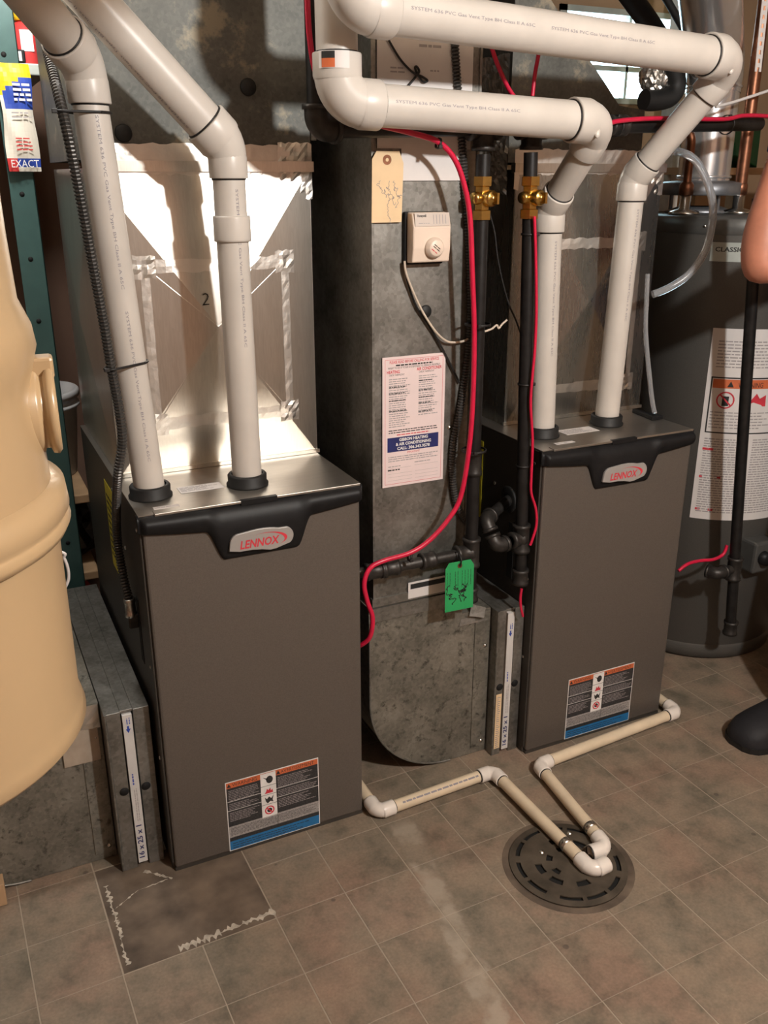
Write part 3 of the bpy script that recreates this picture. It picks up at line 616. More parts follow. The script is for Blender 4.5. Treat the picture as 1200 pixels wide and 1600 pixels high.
def rack(x0, x1, y0, y1, z1, xs, label, lab2, extra):
    t = thing('filter_rack', ((x0+x1)/2, (y0+y1)/2, 0), label, 'filter rack', 'filter racks between boots and furnaces')
    sw = 0.026
    m = MB().box((x0, y0, 0), (xs, y1, z1), 'galv').box((xs+sw, y0, 0), (x1, y1, z1), 'galv').box((xs, y0+0.02, 0), (xs+sw, y1, 0.012), 'galv').box((xs, y0+0.004, z1-0.006), (xs+sw, y1, z1), 'galv')
    m.build('rack_body', t, 0.001)
    MB().tube([(x0+0.002, y0, 0.003), (x0+0.002, y0, z1)], 0.003, 'galv', 6).build('folded_edge', t)
    for xx in (xs-0.010, xs+sw+0.010): 
        vv = MB().lathe([(0.0, -0.0006), (0.010, -0.0006), (0.010, 0.002)], 'hole', (xx, y0, 0.205), 14, (0, 1, 0)); vv.build('finger_notch', t)
    if extra:
        F = front(x0+0.006, y0-0.0012, 0.02); MB().box((0, 0, 0), (0.017, 0.165, 0.0006), 'manila', F).greek(.003, .004, .014, .16, .006, .0009, 'ink_pale', F, .6, 2, .4).build('paper_strip', t)
    # the filter edge
    ft = thing('air_filter', (xs+sw/2, y0, 0.013), lab2, 'air filter', 'air filters in the racks')
    F = front(xs+0.003, y0-0.003, 0.013); hh = z1-0.022
    m = MB().box((0, 0, -0.55), (0.0195, hh, 0), 'filter_white', F)
    Fr = frame((xs+0.003+0.0165, y0-0.0033, 0.013), (0, 0, 1), (-1, 0, 0))
    m.text('16 x 25 x 1', 0.008, 0.003, 0.0155, 0, 'ink_navy', Fr, 'LEFT', 0.088, 0, 0.0004)
    m.greek(0.11, 0.002, 0.20, 0.012, 0.0042, 0, 'ink_pale', Fr, .9, 3, .4); m.greek(0.205, 0.002, 0.238, 0.0135, 0.006, 0, 'ink_blue', Fr, .8, 4, .5)
    m.poly([(0.335, 0.007), (0.345, 0.012), (0.345, 0.002)], 0, 'ink_blue', Fr); m.rect(0.345, 0.005, 0.352, 0.009, 0, 'ink_blue', Fr); m.greek(0.356, 0.002, 0.372, 0.012, 0.005, 0, 'ink_blue', Fr, .9, 8, .4)
    m.build('filter_frame', ft)
rack(1.130, 1.209, 1.702, 2.36, 0.424, 1.156, 'galvanized filter rack between the centre boot and the right furnace', 'white card edge of the filter beside the right furnace', True)
rack(0.170, 0.262, 1.690, 2.36, 0.400, 0.203, 'galvanized filter rack between the left boot and the left furnace', 'white card edge of the filter beside the left furnace', False)

# ================================================================== PVC runs
def fillet(B, A, Cc, Rr):
    d1 = (A-B).normalized(); d2 = (Cc-B).normalized(); ang = math.pi-d1.angle(d2); tl = Rr*math.tan(ang/2)
    p1 = B+d1*tl; p2 = B+d2*tl; nb = (d1+d2).normalized(); cc = B+nb*(Rr/math.cos(ang/2)); pts = []
    a = p1-cc; b = p2-cc; n = max(4, int(math.degrees(ang)/7))
    an = a.angle(b); ah = a.normalized(); bh = b.normalized()
    for k in range(n+1): t = k/n; pts.append(cc+((ah*math.sin((1-t)*an)+bh*math.sin(t*an))/math.sin(an))*Rr)
    return pts, p1, p2, d1, d2
def pipe_run(pts, r, label, cat, group, mats=('pvc', 'pvc'), Rr=0.062, hub=0.030, hubr=1.18, primer=True, name='vent_pipe', texts=(), tw=None, rs=None):
    pts = [Vector(p) for p in pts]; t = thing(name, pts[0], label, cat, group); n = len(pts)
    rs = rs or [r]*(n-1); ends = [[pts[i], pts[i+1]] for i in range(n-1)]
    for i in range(1, n-1):
        rr_ = max(rs[i-1], rs[i]); Rc = Rr
        arc, p1, p2, d1, d2 = fillet(pts[i], pts[i-1], pts[i+1], Rc)
        ra, rb = rs[i-1]*hubr, rs[i]*hubr
        m = MB(); L_ = len(arc)-1
        m.tube(arc, [(ra+(rb-ra)*k/L_)*0.965 for k in range(len(arc))], mats[1], 28)
        for (p, d, rq) in ((p1, d1, ra), (p2, d2, rb)):
            m.lathe([(rq*0.96, -0.012), (rq, -0.006), (rq, hub-0.002), (rq*0.985, hub), (rq/hubr*0.99, hub), (rq/hubr*0.99, hub-0.01)], mats[1], p, 32, d)
        eb = m.build('elbow', t)
        if primer:
            for (p, d, rq) in ((p1, d1, rs[i-1]), (p2, d2, rs[i])):
                q = MB().lathe([(rq*1.0, hub-0.004), (rq*1.06, hub+0.0008), (rq*1.06, hub+0.0022), (rq*1.0, hub+0.003)], 'wire_black', p, 28, d); q.build('primer_ring', t)
        ends[i-1][1] = p1+d1*(hub-0.012); ends[i][0] = p2+d2*(hub-0.012)
    for i, (a, b) in enumerate(ends):
        s = MB(); s.tube([a, b], rs[i], mats[0], 36)
        if i < len(texts) and texts[i]:
            txt, size, off, along, mt = texts[i]
            d = (b-a).normalized(); 
            if along < 0: d = -d
            tocam = (CAM-(a+b)/2); tocam = (tocam-d*tocam.dot(d)).normalized(); sd = tocam.cross(d)   # up in text
            nn = (tocam*math.cos(off)+sd*math.sin(off)).normalized(); st_ = a if along > 0 else b
            F = frame(st_+nn*(rs[i]+0.0003), d, nn.cross(d)); L_ = (b-a).length
            reps = max(1, int(L_/tw)) if tw else 1
            for k in range(reps): s.text(txt, 0.03+k*tw if tw else 0.03, -size*0.35, size, 0, mt, F, 'LEFT', (tw or L_)*0.94-0.02)
        s.build('pipe_length', t)
    return t
TX = 'SYSTEM 636 PVC Gas Vent Type BH Class II A 65C'
# left furnace, left pipe
L1a = Vector((0.319, 1.752, 0.838)); L1b = WY(131, 97, 1.745)
L1c = L1b+(CAM+ray(42, -10)/FPX*1.37-L1b)*4.0
pipe_run([L1a, L1b, L1c], 0.0302, 'leftmost white vent pipe rising beside the steel conduit from the left furnace', 'pipe', 'white vent pipes', texts=((TX, 0.0075, 0.25, -1, 'ink'), None), tw=0.33, rs=[0.0302, 0.034])
# left furnace, right pipe
L2a = Vector((0.517, 1.738, 0.838)); L2b = Vector((0.513, 1.738, 1.492))
L2c = L2b+(CAM+ray(145, 0)/FPX*1.48-L2b)*1.9
v2 = pipe_run([L2a, L2b, L2c], 0.0302, 'white vent pipe with a coupling at its middle, second from the left', 'pipe', 'white vent pipes', texts=((TX, 0.0075, 0.45, -1, 'ink'), (TX, 0.0075, 0.9, 1, 'ink')), tw=0.33, rs=[0.0302, 0.036])
MB().lathe([(0.0295, 0.0), (0.0345, 0.0), (0.035, 0.004), (0.035, 0.043), (0.0345, 0.046), (0.0295, 0.046)], 'pvc', (0.5145, 1.738, 1.325), 32).build('coupling', v2)
# right furnace pipes
R1a = Vector((1.290, 1.787, 0.838)); R1b = Vector((1.272, 1.787, 1.372)); R1c = Vector((1.264, 1.612, 1.543))
R1d = CAM+ray(528, 160)/FPX*1.60; R1e = R1d+Vector((-0.004, 0.0, 0.65))
R1 = pipe_run([R1a, R1b, R1c, R1d, R1e], 0.0302, 'lower crossing vent pipe from the right furnace with a red sticker on its elbow', 'pipe', 'white vent pipes', texts=((TX, 0.0075, 0.6, -1, 'ink'), None, (TX, 0.0075, 0.25, -1, 'ink')), tw=0.30, rs=[0.0302, 0.0302, 0.0365, 0.0365], Rr=0.050)
R2a = Vector((1.505, 1.808, 0.838)); R2b = Vector((1.522, 1.808, 1.434)); R2c = Vector((1.604, 1.612, 1.674))
R2d = CAM+ray(545, 8)/FPX*1.47; R2e = R2d+Vector((-0.005, 0.01, 0.5))
R2 = pipe_run([R2a, R2b, R2c, R2d, R2e], 0.0302, 'upper crossing vent pipe running to the far right elbow above the right furnace', 'pipe', 'white vent pipes', texts=((TX, 0.0075, 0.7, -1, 'ink'), None, (TX, 0.0075, 0.25, -1, 'ink')), tw=0.30, rs=[0.0302, 0.0302, 0.0375, 0.0375], Rr=0.050)
# red and black sticker on the lower elbow hub
hubz = WY(520, 78, R1d.y-0.045)
hp = R1d+Vector((-0.002, 0, 0.050+0.014)); a0 = math.atan2(CAM.y-hp.y, CAM.x-hp.x)
def wrap(c, r, z0, z1, a, b, mat, m):
    n = 8; vs = []
    for k in range(n+1):
        an = a+(b-a)*k/n; vs += [(c.x+r*math.cos(an), c.y+r*math.sin(an), z0), (c.x+r*math.cos(an), c.y+r*math.sin(an), z1)]
    m.add(vs, [(2*k, 2*k+2, 2*k+3, 2*k+1) for k in range(n)], mat, True)
sk = MB(); rr = 0.0365*1.18+0.0006
wrap(hp, rr, hp.z-0.013, hp.z+0.014, a0-0.75, a0+0.55, 'paper', sk); wrap(hp, rr+.0003, hp.z-0.012, hp.z+0.002, a0-0.60, a0-0.05, 'ink_orange', sk); wrap(hp, rr+.0003, hp.z+0.002, hp.z+0.013, a0-0.60, a0-0.05, 'ink_black', sk)
sk.build('elbow_sticker', R1)
# moulded nubs on the right-hand elbows
for (c, par) in ((R1c, R1), (R2c, R2)):
    q = c+(CAM-c).normalized()*0.040-RT*0.010-UP*0.020
    bm = bmesh.new(); bmesh.ops.create_icosphere(bm, subdivisions=2, radius=1)
    MB().bm(bm, 'pvc', True, frame(q, RT, UP) @ Matrix.Diagonal((0.0065, 0.012, 0.005, 1))).build('mould_mark', par)

# ---- condensate drains on the floor
DZ = 0.020
dr1 = pipe_run([(0.752, 1.74, DZ), (0.752, 1.604, DZ), (1.084, 1.620, DZ), (1.091, 1.226, DZ), (1.128, 1.230, DZ-0.001)], 0.0148, 'cream drain pipe from the left furnace to the near side of the floor drain', 'pipe', 'cream condensate drains', ('pvc_cream', 'pvc_white'), 0.022, 0.020, 1.22, True, 'drain_pipe', tw=None)
nn_ = Vector((-0.25, -0.55, 0.80)).normalized(); dx_ = Vector((0.332, 0.016, 0)).normalized(); nn_ = (nn_-dx_*nn_.dot(dx_)).normalized()
Fp = frame(Vector((0.815, 1.607, DZ))+nn_*0.0151, dx_, nn_.cross(dx_)); pm_ = MB().greek(0.0, -0.004, 0.22, 0.004, 0.008, 0, 'ink', Fp, 1, 91, 0.55); pm_.build('pipe_print', dr1)['kind'] = 'stuff'
dr2 = pipe_run([(1.700, 1.76, DZ), (1.700, 1.628, DZ), (1.203, 1.592, DZ), (1.166, 1.270, DZ), (1.130, 1.274, DZ-0.001)], 0.0148, 'cream drain pipe along the front of the right furnace to the floor drain', 'pipe', 'cream condensate drains', ('pvc_cream', 'pvc_white'), 0.022, 0.020, 1.22, True, 'drain_pipe')
for (par, c, dd) in ((dr1, Vector((1.0897, 1.318, DZ)), Vector((0.007, -0.388, 0))), (dr2, Vector((1.1745, 1.338, DZ)), Vector((-0.037, -0.33, 0)))):
    MB().lathe([(0.0148, -0.008), (0.0166, -0.008), (0.0166, 0.008), (0.0148, 0.008)], 'steel', c, 24, dd).build('strap_clamp', par)
# floor drain
fd = thing('floor_drain', (1.07, 1.284, 0), 'round dark slotted floor drain under the two drain pipes', 'drain')
c0 = Vector((1.07, 1.284, 0)); RD = 0.130
MB().lathe([(0.0, 0.0012), (RD, 0.0012)], 'hole', c0, 40).build('drain_bowl', fd)
m = MB(); nA = 72; radii = [0.0, 0.022, 0.034, 0.048, 0.060, 0.076, 0.088, 0.106, 0.116, RD]; rn = random.Random(5)
slots = set()
for (ri, cnt, ln, off) in ((2, 6, 5, 1), (4, 8, 5, 4), (5, 2, 6, 20), (7, 11, 5, 5)):
    for k in range(cnt):
        s0 = int(nA*k/cnt)+off+rn.randint(0, 1)
        if ri == 7 or rn.random() < 0.85:
            for q in range(ln): slots.add((ri if ri != 7 else 7, (s0+q) % nA))
vs = []; idx = {}
for i, r_ in enumerate(radii):
    for k in range(nA): vs.append((c0.x+r_*math.cos(2*math.pi*k/nA), c0.y+r_*math.sin(2*math.pi*k/nA), 0.0055 if i < len(radii)-1 else 0.0035))
fs = [(i*nA+k, i*nA+(k+1) % nA, (i+1)*nA+(k+1) % nA, (i+1)*nA+k) for i in range(len(radii)-1) for k in range(nA) if (i, k) not in slots]
m.add(vs, fs, 'drain').build('drain_grate', fd, 0, 0.003)
MB().lathe([(RD-0.002, 0.0012), (RD+0.012, 0.0012), (RD+0.016, 0.0003)], 'bare', c0, 48).build('mortar_ring', fd)
for (x, y) in ((1.035, 1.335), (1.13, 1.36)):
    MB().lathe([(0.0, 0.004), (0.004, 0.0035), (0.0065, 0.0)], 'steel', (x, y, 0.0066), 10).build('screw', fd)

# ================================================================== black gas piping
GY = 1.692
def fit(m, a, b, r, mat='iron_fit', band=True):     # a fitting barrel with rolled ends
    a = Vector(a); b = Vector(b); d = (b-a); L_ = d.length
    pr = [(r*0.6, 0), (r*1.12, 0), (r*1.12, 0.007), (r, 0.010), (r, L_-0.010), (r*1.12, L_-0.007), (r*1.12, L_), (r*0.6, L_)]
    m.lathe(pr, mat, a, 20, d); return m
def union(a, c, b, r, par, nm):   # elbow fitting at c from a towards b
    a, c, b = Vector(a), Vector(c), Vector(b); m = MB(); d1 = (a-c).normalized(); d2 = (b-c).normalized(); L_ = r*2.1
    arc, p1, p2, _, _ = fillet(c, a, b, r*1.15); m.tube([c+d1*L_]+arc+[c+d2*L_], r*1.22, 'iron_fit', 20)
    for d in (d1, d2): m.lathe([(r*1.2, L_-0.008), (r*1.42, L_-0.008), (r*1.42, L_), (r*0.8, L_)], 'iron_fit', c, 20, d)
    return m.build(nm, par)
man = thing('gas_manifold', (0.68, GY, 1.52), 'black iron gas manifold running behind the lower vent pipe', 'pipe')
A = Vector((0.672, GY, 2.25)); B = Vector((0.674, GY, 1.523)); KB = Vector((1.149, GY, 1.537)); Cc = Vector((2.02, GY+0.2274, 1.570))
def man_y(x): return GY if x < KB.x else GY+(x-KB.x)*0.2611
def on_manifold(u, v, off):
    y = GY
    for _ in range(8): p = WY(u, v, y); y = man_y(p.x)-off
    return WY(u, v, y)
MB().tube([A, B+Vector((0, 0, 0.03))], 0.0185, 'iron', 20).build('pipe_length', man)
MB().tube([B+Vector((0.03, 0, 0.001)), KB], 0.0175, 'iron', 20).build('pipe_length', man)
MB().tube([KB, Cc], 0.0175, 'iron', 20).build('pipe_length', man)
union(A, B, Cc, 0.0195, man, 'elbow')
for x in (1.033, 1.149):
    z = 1.523+(x-0.674)*0.0293; m = MB(); fit(m, (x-0.034, GY, z-0.001), (x+0.034, GY, z+0.001), 0.0235); fit(m, (x, GY, z), (x, GY, z-0.045), 0.0215); m.build('tee', man)
m = MB(); fit(m, (1.395, man_y(1.395), 1.5457), (1.45, man_y(1.45), 1.5476), 0.0205); m.build('coupling', man)
def gas_drop(xt, xb, zt, zb_, label, r=0.0148):
    t = thing('gas_drop', (xb, GY, zb_), label, 'pipe', 'black gas drops')
    P = lambda z: Vector((xt+(xb-xt)*(zt-z)/(zt-zb_), GY, z))
    MB().tube([P(zt), P(1.422)], r, 'iron', 20).build('pipe_length', t)
    MB().tube([P(1.372), P(zb_+0.01)], r, 'iron', 20).build('pipe_length', t)
    return t, P
def valve(P, label):
    c = P(1.398); t = thing('gas_valve', c, label, 'valve', 'brass gas valves')
    m = MB()
    m.lathe([(0.012, -0.042), (0.0205, -0.042), (0.0205, -0.024), (0.016, -0.022), (0.016, 0.022), (0.0205, 0.024), (0.0205, 0.042), (0.012, 0.042)], 'brass', c, 6, (0, 0, 1), False); m.build('valve_body', t)
    MB().lathe([(0.0, -0.024), (0.008, -0.024), (0.008, -0.020), (0.0145, -0.020), (0.0165, -0.016), (0.0165, 0.0), (0.012, 0.016), (0.0, 0.018)], 'brass', c+Vector((0.006, -0.008, 0)), 18, (-0.25, 1, 0)).build('valve_bonnet', t)
    MB().box((-0.0025, -0.036, -0.011), (0.0025, -0.020, 0.011), 'brass', Matrix.Translation(c+Vector((0.013, -0.006, 0)))).build('valve_key', t)
    MB().lathe([(0.0, -0.026), (0.011, -0.026), (0.013, -0.02), (0.013, 0.0)], 'brass', c, 14, (1, 0.25, 0)).build('side_plug', t)
    return t
d1, P1 = gas_drop(1.034, 1.040, 1.482, 0.486, 'black gas drop pipe in front of the centre duct beside the red cable')
valve(P1, 'left of the two brass valves, on the pipe before the centre duct')
for z in (0.832, 0.80):
    pass
m = MB(); fit(m, P1(0.855), P1(0.80), 0.0175); m.build('union', d1)
zt_ = 0.607; m = MB(); fit(m, P1(zt_+0.036), P1(zt_-0.036), 0.0195); fit(m, P1(zt_), P1(zt_)+Vector((-0.042, 0, 0)), 0.019); m.build('tee', d1)
x0 = P1(zt_).x
MB().tube([(x0-0.03, GY, zt_), (0.80, GY, zt_-0.002), (0.7315, GY+0.012, zt_-0.002)], 0.0125, 'iron_fit', 16).build('branch_pipe', d1)
m = MB(); fit(m, (x0-0.135, GY, zt_), (x0-0.10, GY, zt_), 0.0175); m.build('union', d1)
m = MB(); fit(m, (0.80, GY, zt_-0.001), (0.845, GY, zt_-0.001), 0.0175); fit(m, (0.765, GY+0.004, zt_-0.002), (0.815, GY, zt_-0.001), 0.0185); m.build('elbow', d1)
m = MB(); fit(m, P1(0.515), P1(0.48), 0.018); m.build('drip_cap', d1)
d2, P2 = gas_drop(1.149, 1.184, 1.487, 0.50, 'black gas drop pipe beside the left side of the right furnace')
valve(P2, 'right of the two brass valves, next to the slanting white pipe')
zt_ = 0.618; m = MB(); fit(m, P2(zt_+0.036), P2(zt_-0.036), 0.0195); fit(m, P2(zt_), P2(zt_)+Vector((-0.034, -0.006, 0)), 0.019); m.build('tee', d2)
e1 = P2(zt_)+Vector((-0.078, -0.012, -0.004)); e2 = e1+Vector((-0.012, 0.035, 0.058)); e3 = Vector((1.2135, e2.y+0.085, e2.z+0.006)); e2b = e2+Vector((0.004, 0.03, 0.004))
union(P2(zt_), e1, e2, 0.0145, d2, 'elbow'); 
union(e1, e2, e3, 0.0145, d2, 'elbow')
MB().tube([e2, e3], 0.0135, 'iron_fit', 16).build('branch_pipe', d2)
m = MB(); fit(m, P2(0.535), P2(0.495), 0.0185); m.build('drip_cap', d2)
MB().lathe([(0.014, 0.0), (0.034, 0.0), (0.034, -0.004), (0.030, -0.006), (0.014, -0.006)], 'rubber', (1.212, e3.y, e3.z), 20, (1, 0, 0)).build('grommet', d2)

# ================================================================== cables and conduit
def cable(name, pts, r, mat, label, cat, group=None, n=8, smooth=8):
    return tag(MB().tube(catmull(pts, smooth), r, mat, n).build(name), label, cat, group)
WR = 1.660
pts = [WY(u, v, y) for (u, v, y) in ((479, -40, 1.664), (484, 60, 1.664), (500, 130, 1.663), (545, 182, 1.663), (595, 196, 1.66), (640, 207, 1.66), (685, 222, 1.66), (712, 252, 1.66), (728, 300, 1.66), (735, 350, 1.66), (738, 430, 1.66), (741, 520, 1.66), (739, 620, 1.66), (733, 700, 1.66), (720, 775, 1.66), (700, 812, 1.66), (670, 845, 1.66), (640, 864, 1.66), (600, 876, 1.66), (578, 888, 1.66), (569, 912, 1.655), (574, 940, 1.655), (582, 965, 1.655), (578, 995, 1.66))] + [Vector((0.742, 1.680, 0.432)), Vector((0.732, 1.70, 0.425))]
cable('red_cable', pts, 0.0056, 'red_cable', 'long red cable looping down the centre duct to the left furnace', 'cable', 'red cables')
pts = [WY(u, v, 1.668) for (u, v) in ((835, 338), (837, 400), (838, 480), (836, 540), (832, 585), (829, 630), (832, 690), (830, 745), (830, 770), (837, 795), (838, 820), (831, 845), (828, 852))]
cable('red_cable', pts, 0.0034, 'red_cable', 'thin red cable tied to the gas drop beside the right furnace', 'cable', 'red cables')
pts = [WY(u, v, 1.672) for (u, v) in ((815, 920), (813, 935), (814, 950), (817, 963))]
cable('red_cable', pts, 0.0034, 'red_cable', 'short red cable end below the drip cap by the filter rack', 'cable', 'red cables')
pts = [on_manifold(u, v, 0.0305) for (u, v) in ((944, 197), (962, 190), (1000, 186), (1040, 185), (1090, 186), (1135, 186), (1160, 181), (1190, 181), (1215, 184))]
cable('red_cable', pts, 0.0052, 'red_cable', 'red cable tied along the top of the manifold at the right', 'cable', 'red cables')
pts = [WY(u, v, 1.70) for (u, v) in ((766, 60), (770, 80), (782, 112), (797, 142), (815, 165))]
cable('red_cable', pts, 0.0045, 'red_cable', 'dark red cable crossing the bright foil between the vent pipes', 'cable', 'red cables')
pts = [WY(u, v, 1.70) for (u, v) in ((848, 20), (842, 80), (836, 115), (832, 150))]
cable('red_cable', pts, 0.0042, 'red_cable', 'red cable hanging between the vent pipes in front of the right trunk', 'cable', 'red cables')
pts = [WY(u, v, 1.76) for (u, v) in ((1060, 892), (1075, 881), (1095, 876), (1115, 874), (1130, 866), (1136, 852))]
cable('red_cable', pts, 0.0050, 'red_cable', 'red cable in the dark in front of the water heater', 'cable', 'red cables')
def conduit(name, pts, r, label, group=None):
    p = resample(catmull(pts, 10), 0.0021); rs = [r*(1.0, 1.0, 0.72)[i % 3] for i in range(len(p))]
    return tag(MB().tube(p, rs, 'flex', 10, True, False).build(name), label, 'conduit', group)
def L1at(z, dx, dy): s = (z-0.838)/(L1b.z-0.838); q = L1a.lerp(L1b, s); return Vector((q.x+dx, q.y+dy, z))
cp = [WY(u, v, y) for (u, v, y) in ((62, 20, 1.86), (70, 60, 1.84), (78, 95, 1.80), (92, 150, 1.735), (107, 215, 1.705), (122, 290, 1.70), (137, 370, 1.70), (150, 440, 1.70), (163, 510, 1.70), (173, 570, 1.70))]
cp += [WY(186, 640, 1.705), WY(191, 690, 1.71), WY(184, 745, 1.72)] + [Vector((0.255, 1.80, 0.79)), Vector((0.254, 1.815, 0.72)), Vector((0.254, 1.785, 0.655)), Vector((0.258, 1.768, 0.61))]
co = conduit('flexible_conduit', cp, 0.0095, 'dark flexible steel conduit strapped to the leftmost vent pipe', 'flexible conduits')
ORG[co.name] = co.location.copy()
m = MB(); fit(m, (0.258, 1.768, 0.615), (0.258, 1.766, 0.575), 0.011, 'steel'); m.box((0.250, 1.755, 0.55), (0.272, 1.780, 0.582), 'iron_fit', None, 0.003); m.build('conduit_connector', co)
cp = [WY(u, v, 1.7268) for (u, v) in ((708, 20), (712, 90), (717, 160), (724, 250), (731, 340), (735, 430), (735, 510), (729, 575), (719, 640), (709, 690), (707, 740), (713, 785), (727, 812), (738, 822))]
conduit('flexible_conduit', cp, 0.0085, 'flexible steel conduit hanging on the centre duct behind the red cable', 'flexible conduits')
# thermostat wires, and the shadow of one as a black strand
pts = [WY(u, v, 1.722) for (u, v) in ((632, 408), (634, 425), (643, 450), (655, 477), (668, 500), (684, 522), (700, 534), (720, 534), (731, 530))]
cable('wires_and_shadow', pts, 0.0026, 'wire_white', 'pale wire drooping from the dial control across the centre duct', 'wire')
pts = [WY(u, v, 1.729) for (u, v) in ((632, 414), (638, 445), (650, 478), (664, 500), (680, 525), (694, 550), (708, 578), (718, 598))]  # shadow of the pale wire, modelled as a black strand on the duct
cable('wires_and_shadow', pts, 0.0024, 'wire_black', 'black line drawn as the pale wire shadow below the dial control', 'wire')
pts = [WY(u, v, 1.73) for (u, v) in ((757, 518), (768, 514), (776, 508), (779, 513), (785, 506), (792, 500))]
cable('wires_and_shadow', pts, 0.0024, 'wire_white', 'short pale wire end to the right of the red cable', 'wire')
pts = [WY(u, v, 1.74) for (u, v) in ((692, 222), (722, 248), (742, 275), (760, 320), (772, 360), (777, 400), (785, 440), (795, 475), (806, 500), (813, 520))]
cable('wires_and_shadow', pts, 0.0022, 'wire_black', 'thin dark wire hanging between the two gas drops', 'wire')
pts = [WY(u, v, 1.727) for (u, v) in ((606, 60), (625, 92), (645, 113), (660, 120), (668, 126), (660, 127), (649, 108), (651, 104), (655, 112), (648, 122), (638, 134))]
cable('wires_and_shadow', pts, 0.0022, 'wire_black', 'knotted black wire on the paper behind the crossing vent pipes', 'wire')

# cable ties
def tie(c, ax, r, label, tail=None):
    m = MB().lathe([(r, -0.0022), (r+0.0022, -0.0022), (r+0.0022, 0.0022), (r, 0.0022)], 'wire_black', c, 24, ax)
    if tail:
        c = Vector(c); tl = Vector(tail); m.box((-0.004, -0.003, -0.0035), (0.004, 0.003, 0.0035), 'wire_black', Matrix.Translation(c+tl), 0.001)
    return tag(m.build('cable_tie'), label, 'cable tie', 'black cable ties')
def tie2(z, label):     # around vent pipe and conduit
    c = L1at(z, 0, 0); m = MB(); pts = []
    q = None
    for p in cp_left:
        if q is None or abs(p.z-z) < abs(q.z-z): q = p
    r1, r2 = 0.0325, 0.0120; dv = Vector((q.x-c.x, q.y-c.y, 0)); dn = dv.normalized(); nn = Vector((-dn.y, dn.x, 0))
    for k in range(13): a = R(-95+190*k/12); pts.append(c-(dn*math.cos(a)+nn*math.sin(a))*r1)
    for k in range(7): a = R(-80+160*k/6); pts.append(Vector((q.x, q.y, z))+(dn*math.cos(a)+nn*math.sin(a))*r2)
    pts.append(pts[0]); m.tube(pts, 0.0024, 'wire_black', 6); e = Vector((q.x, q.y, z))+dn*0.014
    m.box((-0.005, -0.004, -0.0035), (0.005, 0.004, 0.0035), 'wire_black', Matrix.Translation(e), 0.001)
    return tag(m.build('cable_tie'), label, 'cable tie', 'black cable ties')
cp_left = catmull([WY(u, v, y) for (u, v, y) in ((92, 150, 1.735), (107, 215, 1.705), (122, 290, 1.70), (137, 370, 1.70), (150, 440, 1.70), (163, 510, 1.70), (173, 570, 1.70))], 12)
tie2(WY(140, 176, 1.74).z, 'upper black tie around the leftmost vent pipe and conduit'); tie2(WY(190, 568, 1.74).z, 'lower black tie around the leftmost vent pipe and conduit')
for (u, v, pf, lab, rr) in ((685, 224, None, 'black tie holding the red cable under the manifold', 0), (736, 506, P1, 'black tie at mid height on the long red cable', 0.021), (730, 702, P1, 'lower black tie on the long red cable near the notice', 0.021), (640, 870, None, 'black tie on the red cable above the branch pipe', 0)):
    if pf: z = WY(u, v, GY).z; c = pf(z)+Vector((-0.008, -0.012, 0)); tie(c, (0, 0, 1), 0.026, lab, (-0.012, -0.026, 0))
    else: c = WY(u, v, 1.664); tie(c, (1, 0, -0.25), 0.0085 if v < 300 else 0.0075, lab, (0, -0.008, -0.006))
for (u, v, lab) in ((826, 366, 'black tie just below the right brass valve'), (822, 600, 'black tie at mid height on the right gas drop'), (820, 727, 'lower black tie on the right gas drop')):
    z = WY(u, v, GY).z; tie(P2(z), (0, 0, 1), 0.0152, lab, (0.016, -0.010, 0))
tie(on_manifold(962, 197, 0.0), (1, 0.2611, 0), 0.0215, 'black tie on the manifold beside the lower right elbow', (0, -0.01, 0.02)); tie(on_manifold(1135, 195, 0.0), (1, 0.2611, 0), 0.0215, 'black tie on the manifold near the flue', (0, -0.01, 0.02))

# ================================================================== papers, tags and control on the centre duct
x0, x1, z0, z1 = 0.826, 0.980, 0.785, 1.078; wd, ht = x1-x0, z1-z0
F = front(x0, DY-0.0035, z0); m = MB(); zz = 0.0009
m.box((0, 0, 0), (wd, ht, 0.0007), 'paper_pink', F)
def border(a, th, mat): 
    m.rect(a, a, wd-a, a+th, zz, mat, F); m.rect(a, ht-a-th, wd-a, ht-a, zz, mat, F); m.rect(a, a, a+th, ht-a, zz, mat, F); m.rect(wd-a-th, a, wd-a, ht-a, zz, mat, F)
border(0.006, 0.0007, 'ink_red')
m.text('PLEASE READ BEFORE CALLING FOR SERVICE', wd/2, ht-0.0145, 0.0085, zz, 'ink_red', F, 'CENTER', 0.120, 0, 0.0001)
m.greek(wd/2-0.045, ht-0.0207, wd/2+0.045, ht-0.0155, 0.005, zz, 'ink_black', F, 1, 19, 0.6)
m.text('WHAT TO DO IF YOUR SYSTEM FAILS TO OPERATE PROPERLY', wd/2, ht-0.0265, 0.0065, zz, 'ink_black', F, 'CENTER', 0.128)
m.text('HEATING', 0.010, ht-0.036, 0.0095, zz, 'ink_red', F, 'LEFT', 0.031, 0, 0.0002); m.text('AIR CONDITIONER', 0.083, ht-0.034, 0.0095, zz, 'ink_red', F, 'LEFT', 0.062, 0, 0.0002)
m.text('CHECK THERMOSTAT', 0.0155, ht-0.0415, 0.0055, zz, 'ink_black', F, 'LEFT', 0.037); m.text('CHECK THERMOSTAT', 0.088, ht-0.0395, 0.0055, zz, 'ink_black', F, 'LEFT', 0.038)
m.greek(0.0155, 0.135, 0.068, ht-0.045, 0.0048, zz, 'ink_pale', F, 0.72, 11, 0.42); m.greek(0.088, 0.155, 0.138, ht-0.043, 0.0048, zz, 'ink_pale', F, 0.65, 12, 0.42)
for k, yy in enumerate((0.226, 0.212, 0.196, 0.173)): m.greek(0.0155, yy, 0.060, yy+0.0045, 0.0045, zz+.0001, 'ink_black', F, 0.9, 30+k, 0.45)
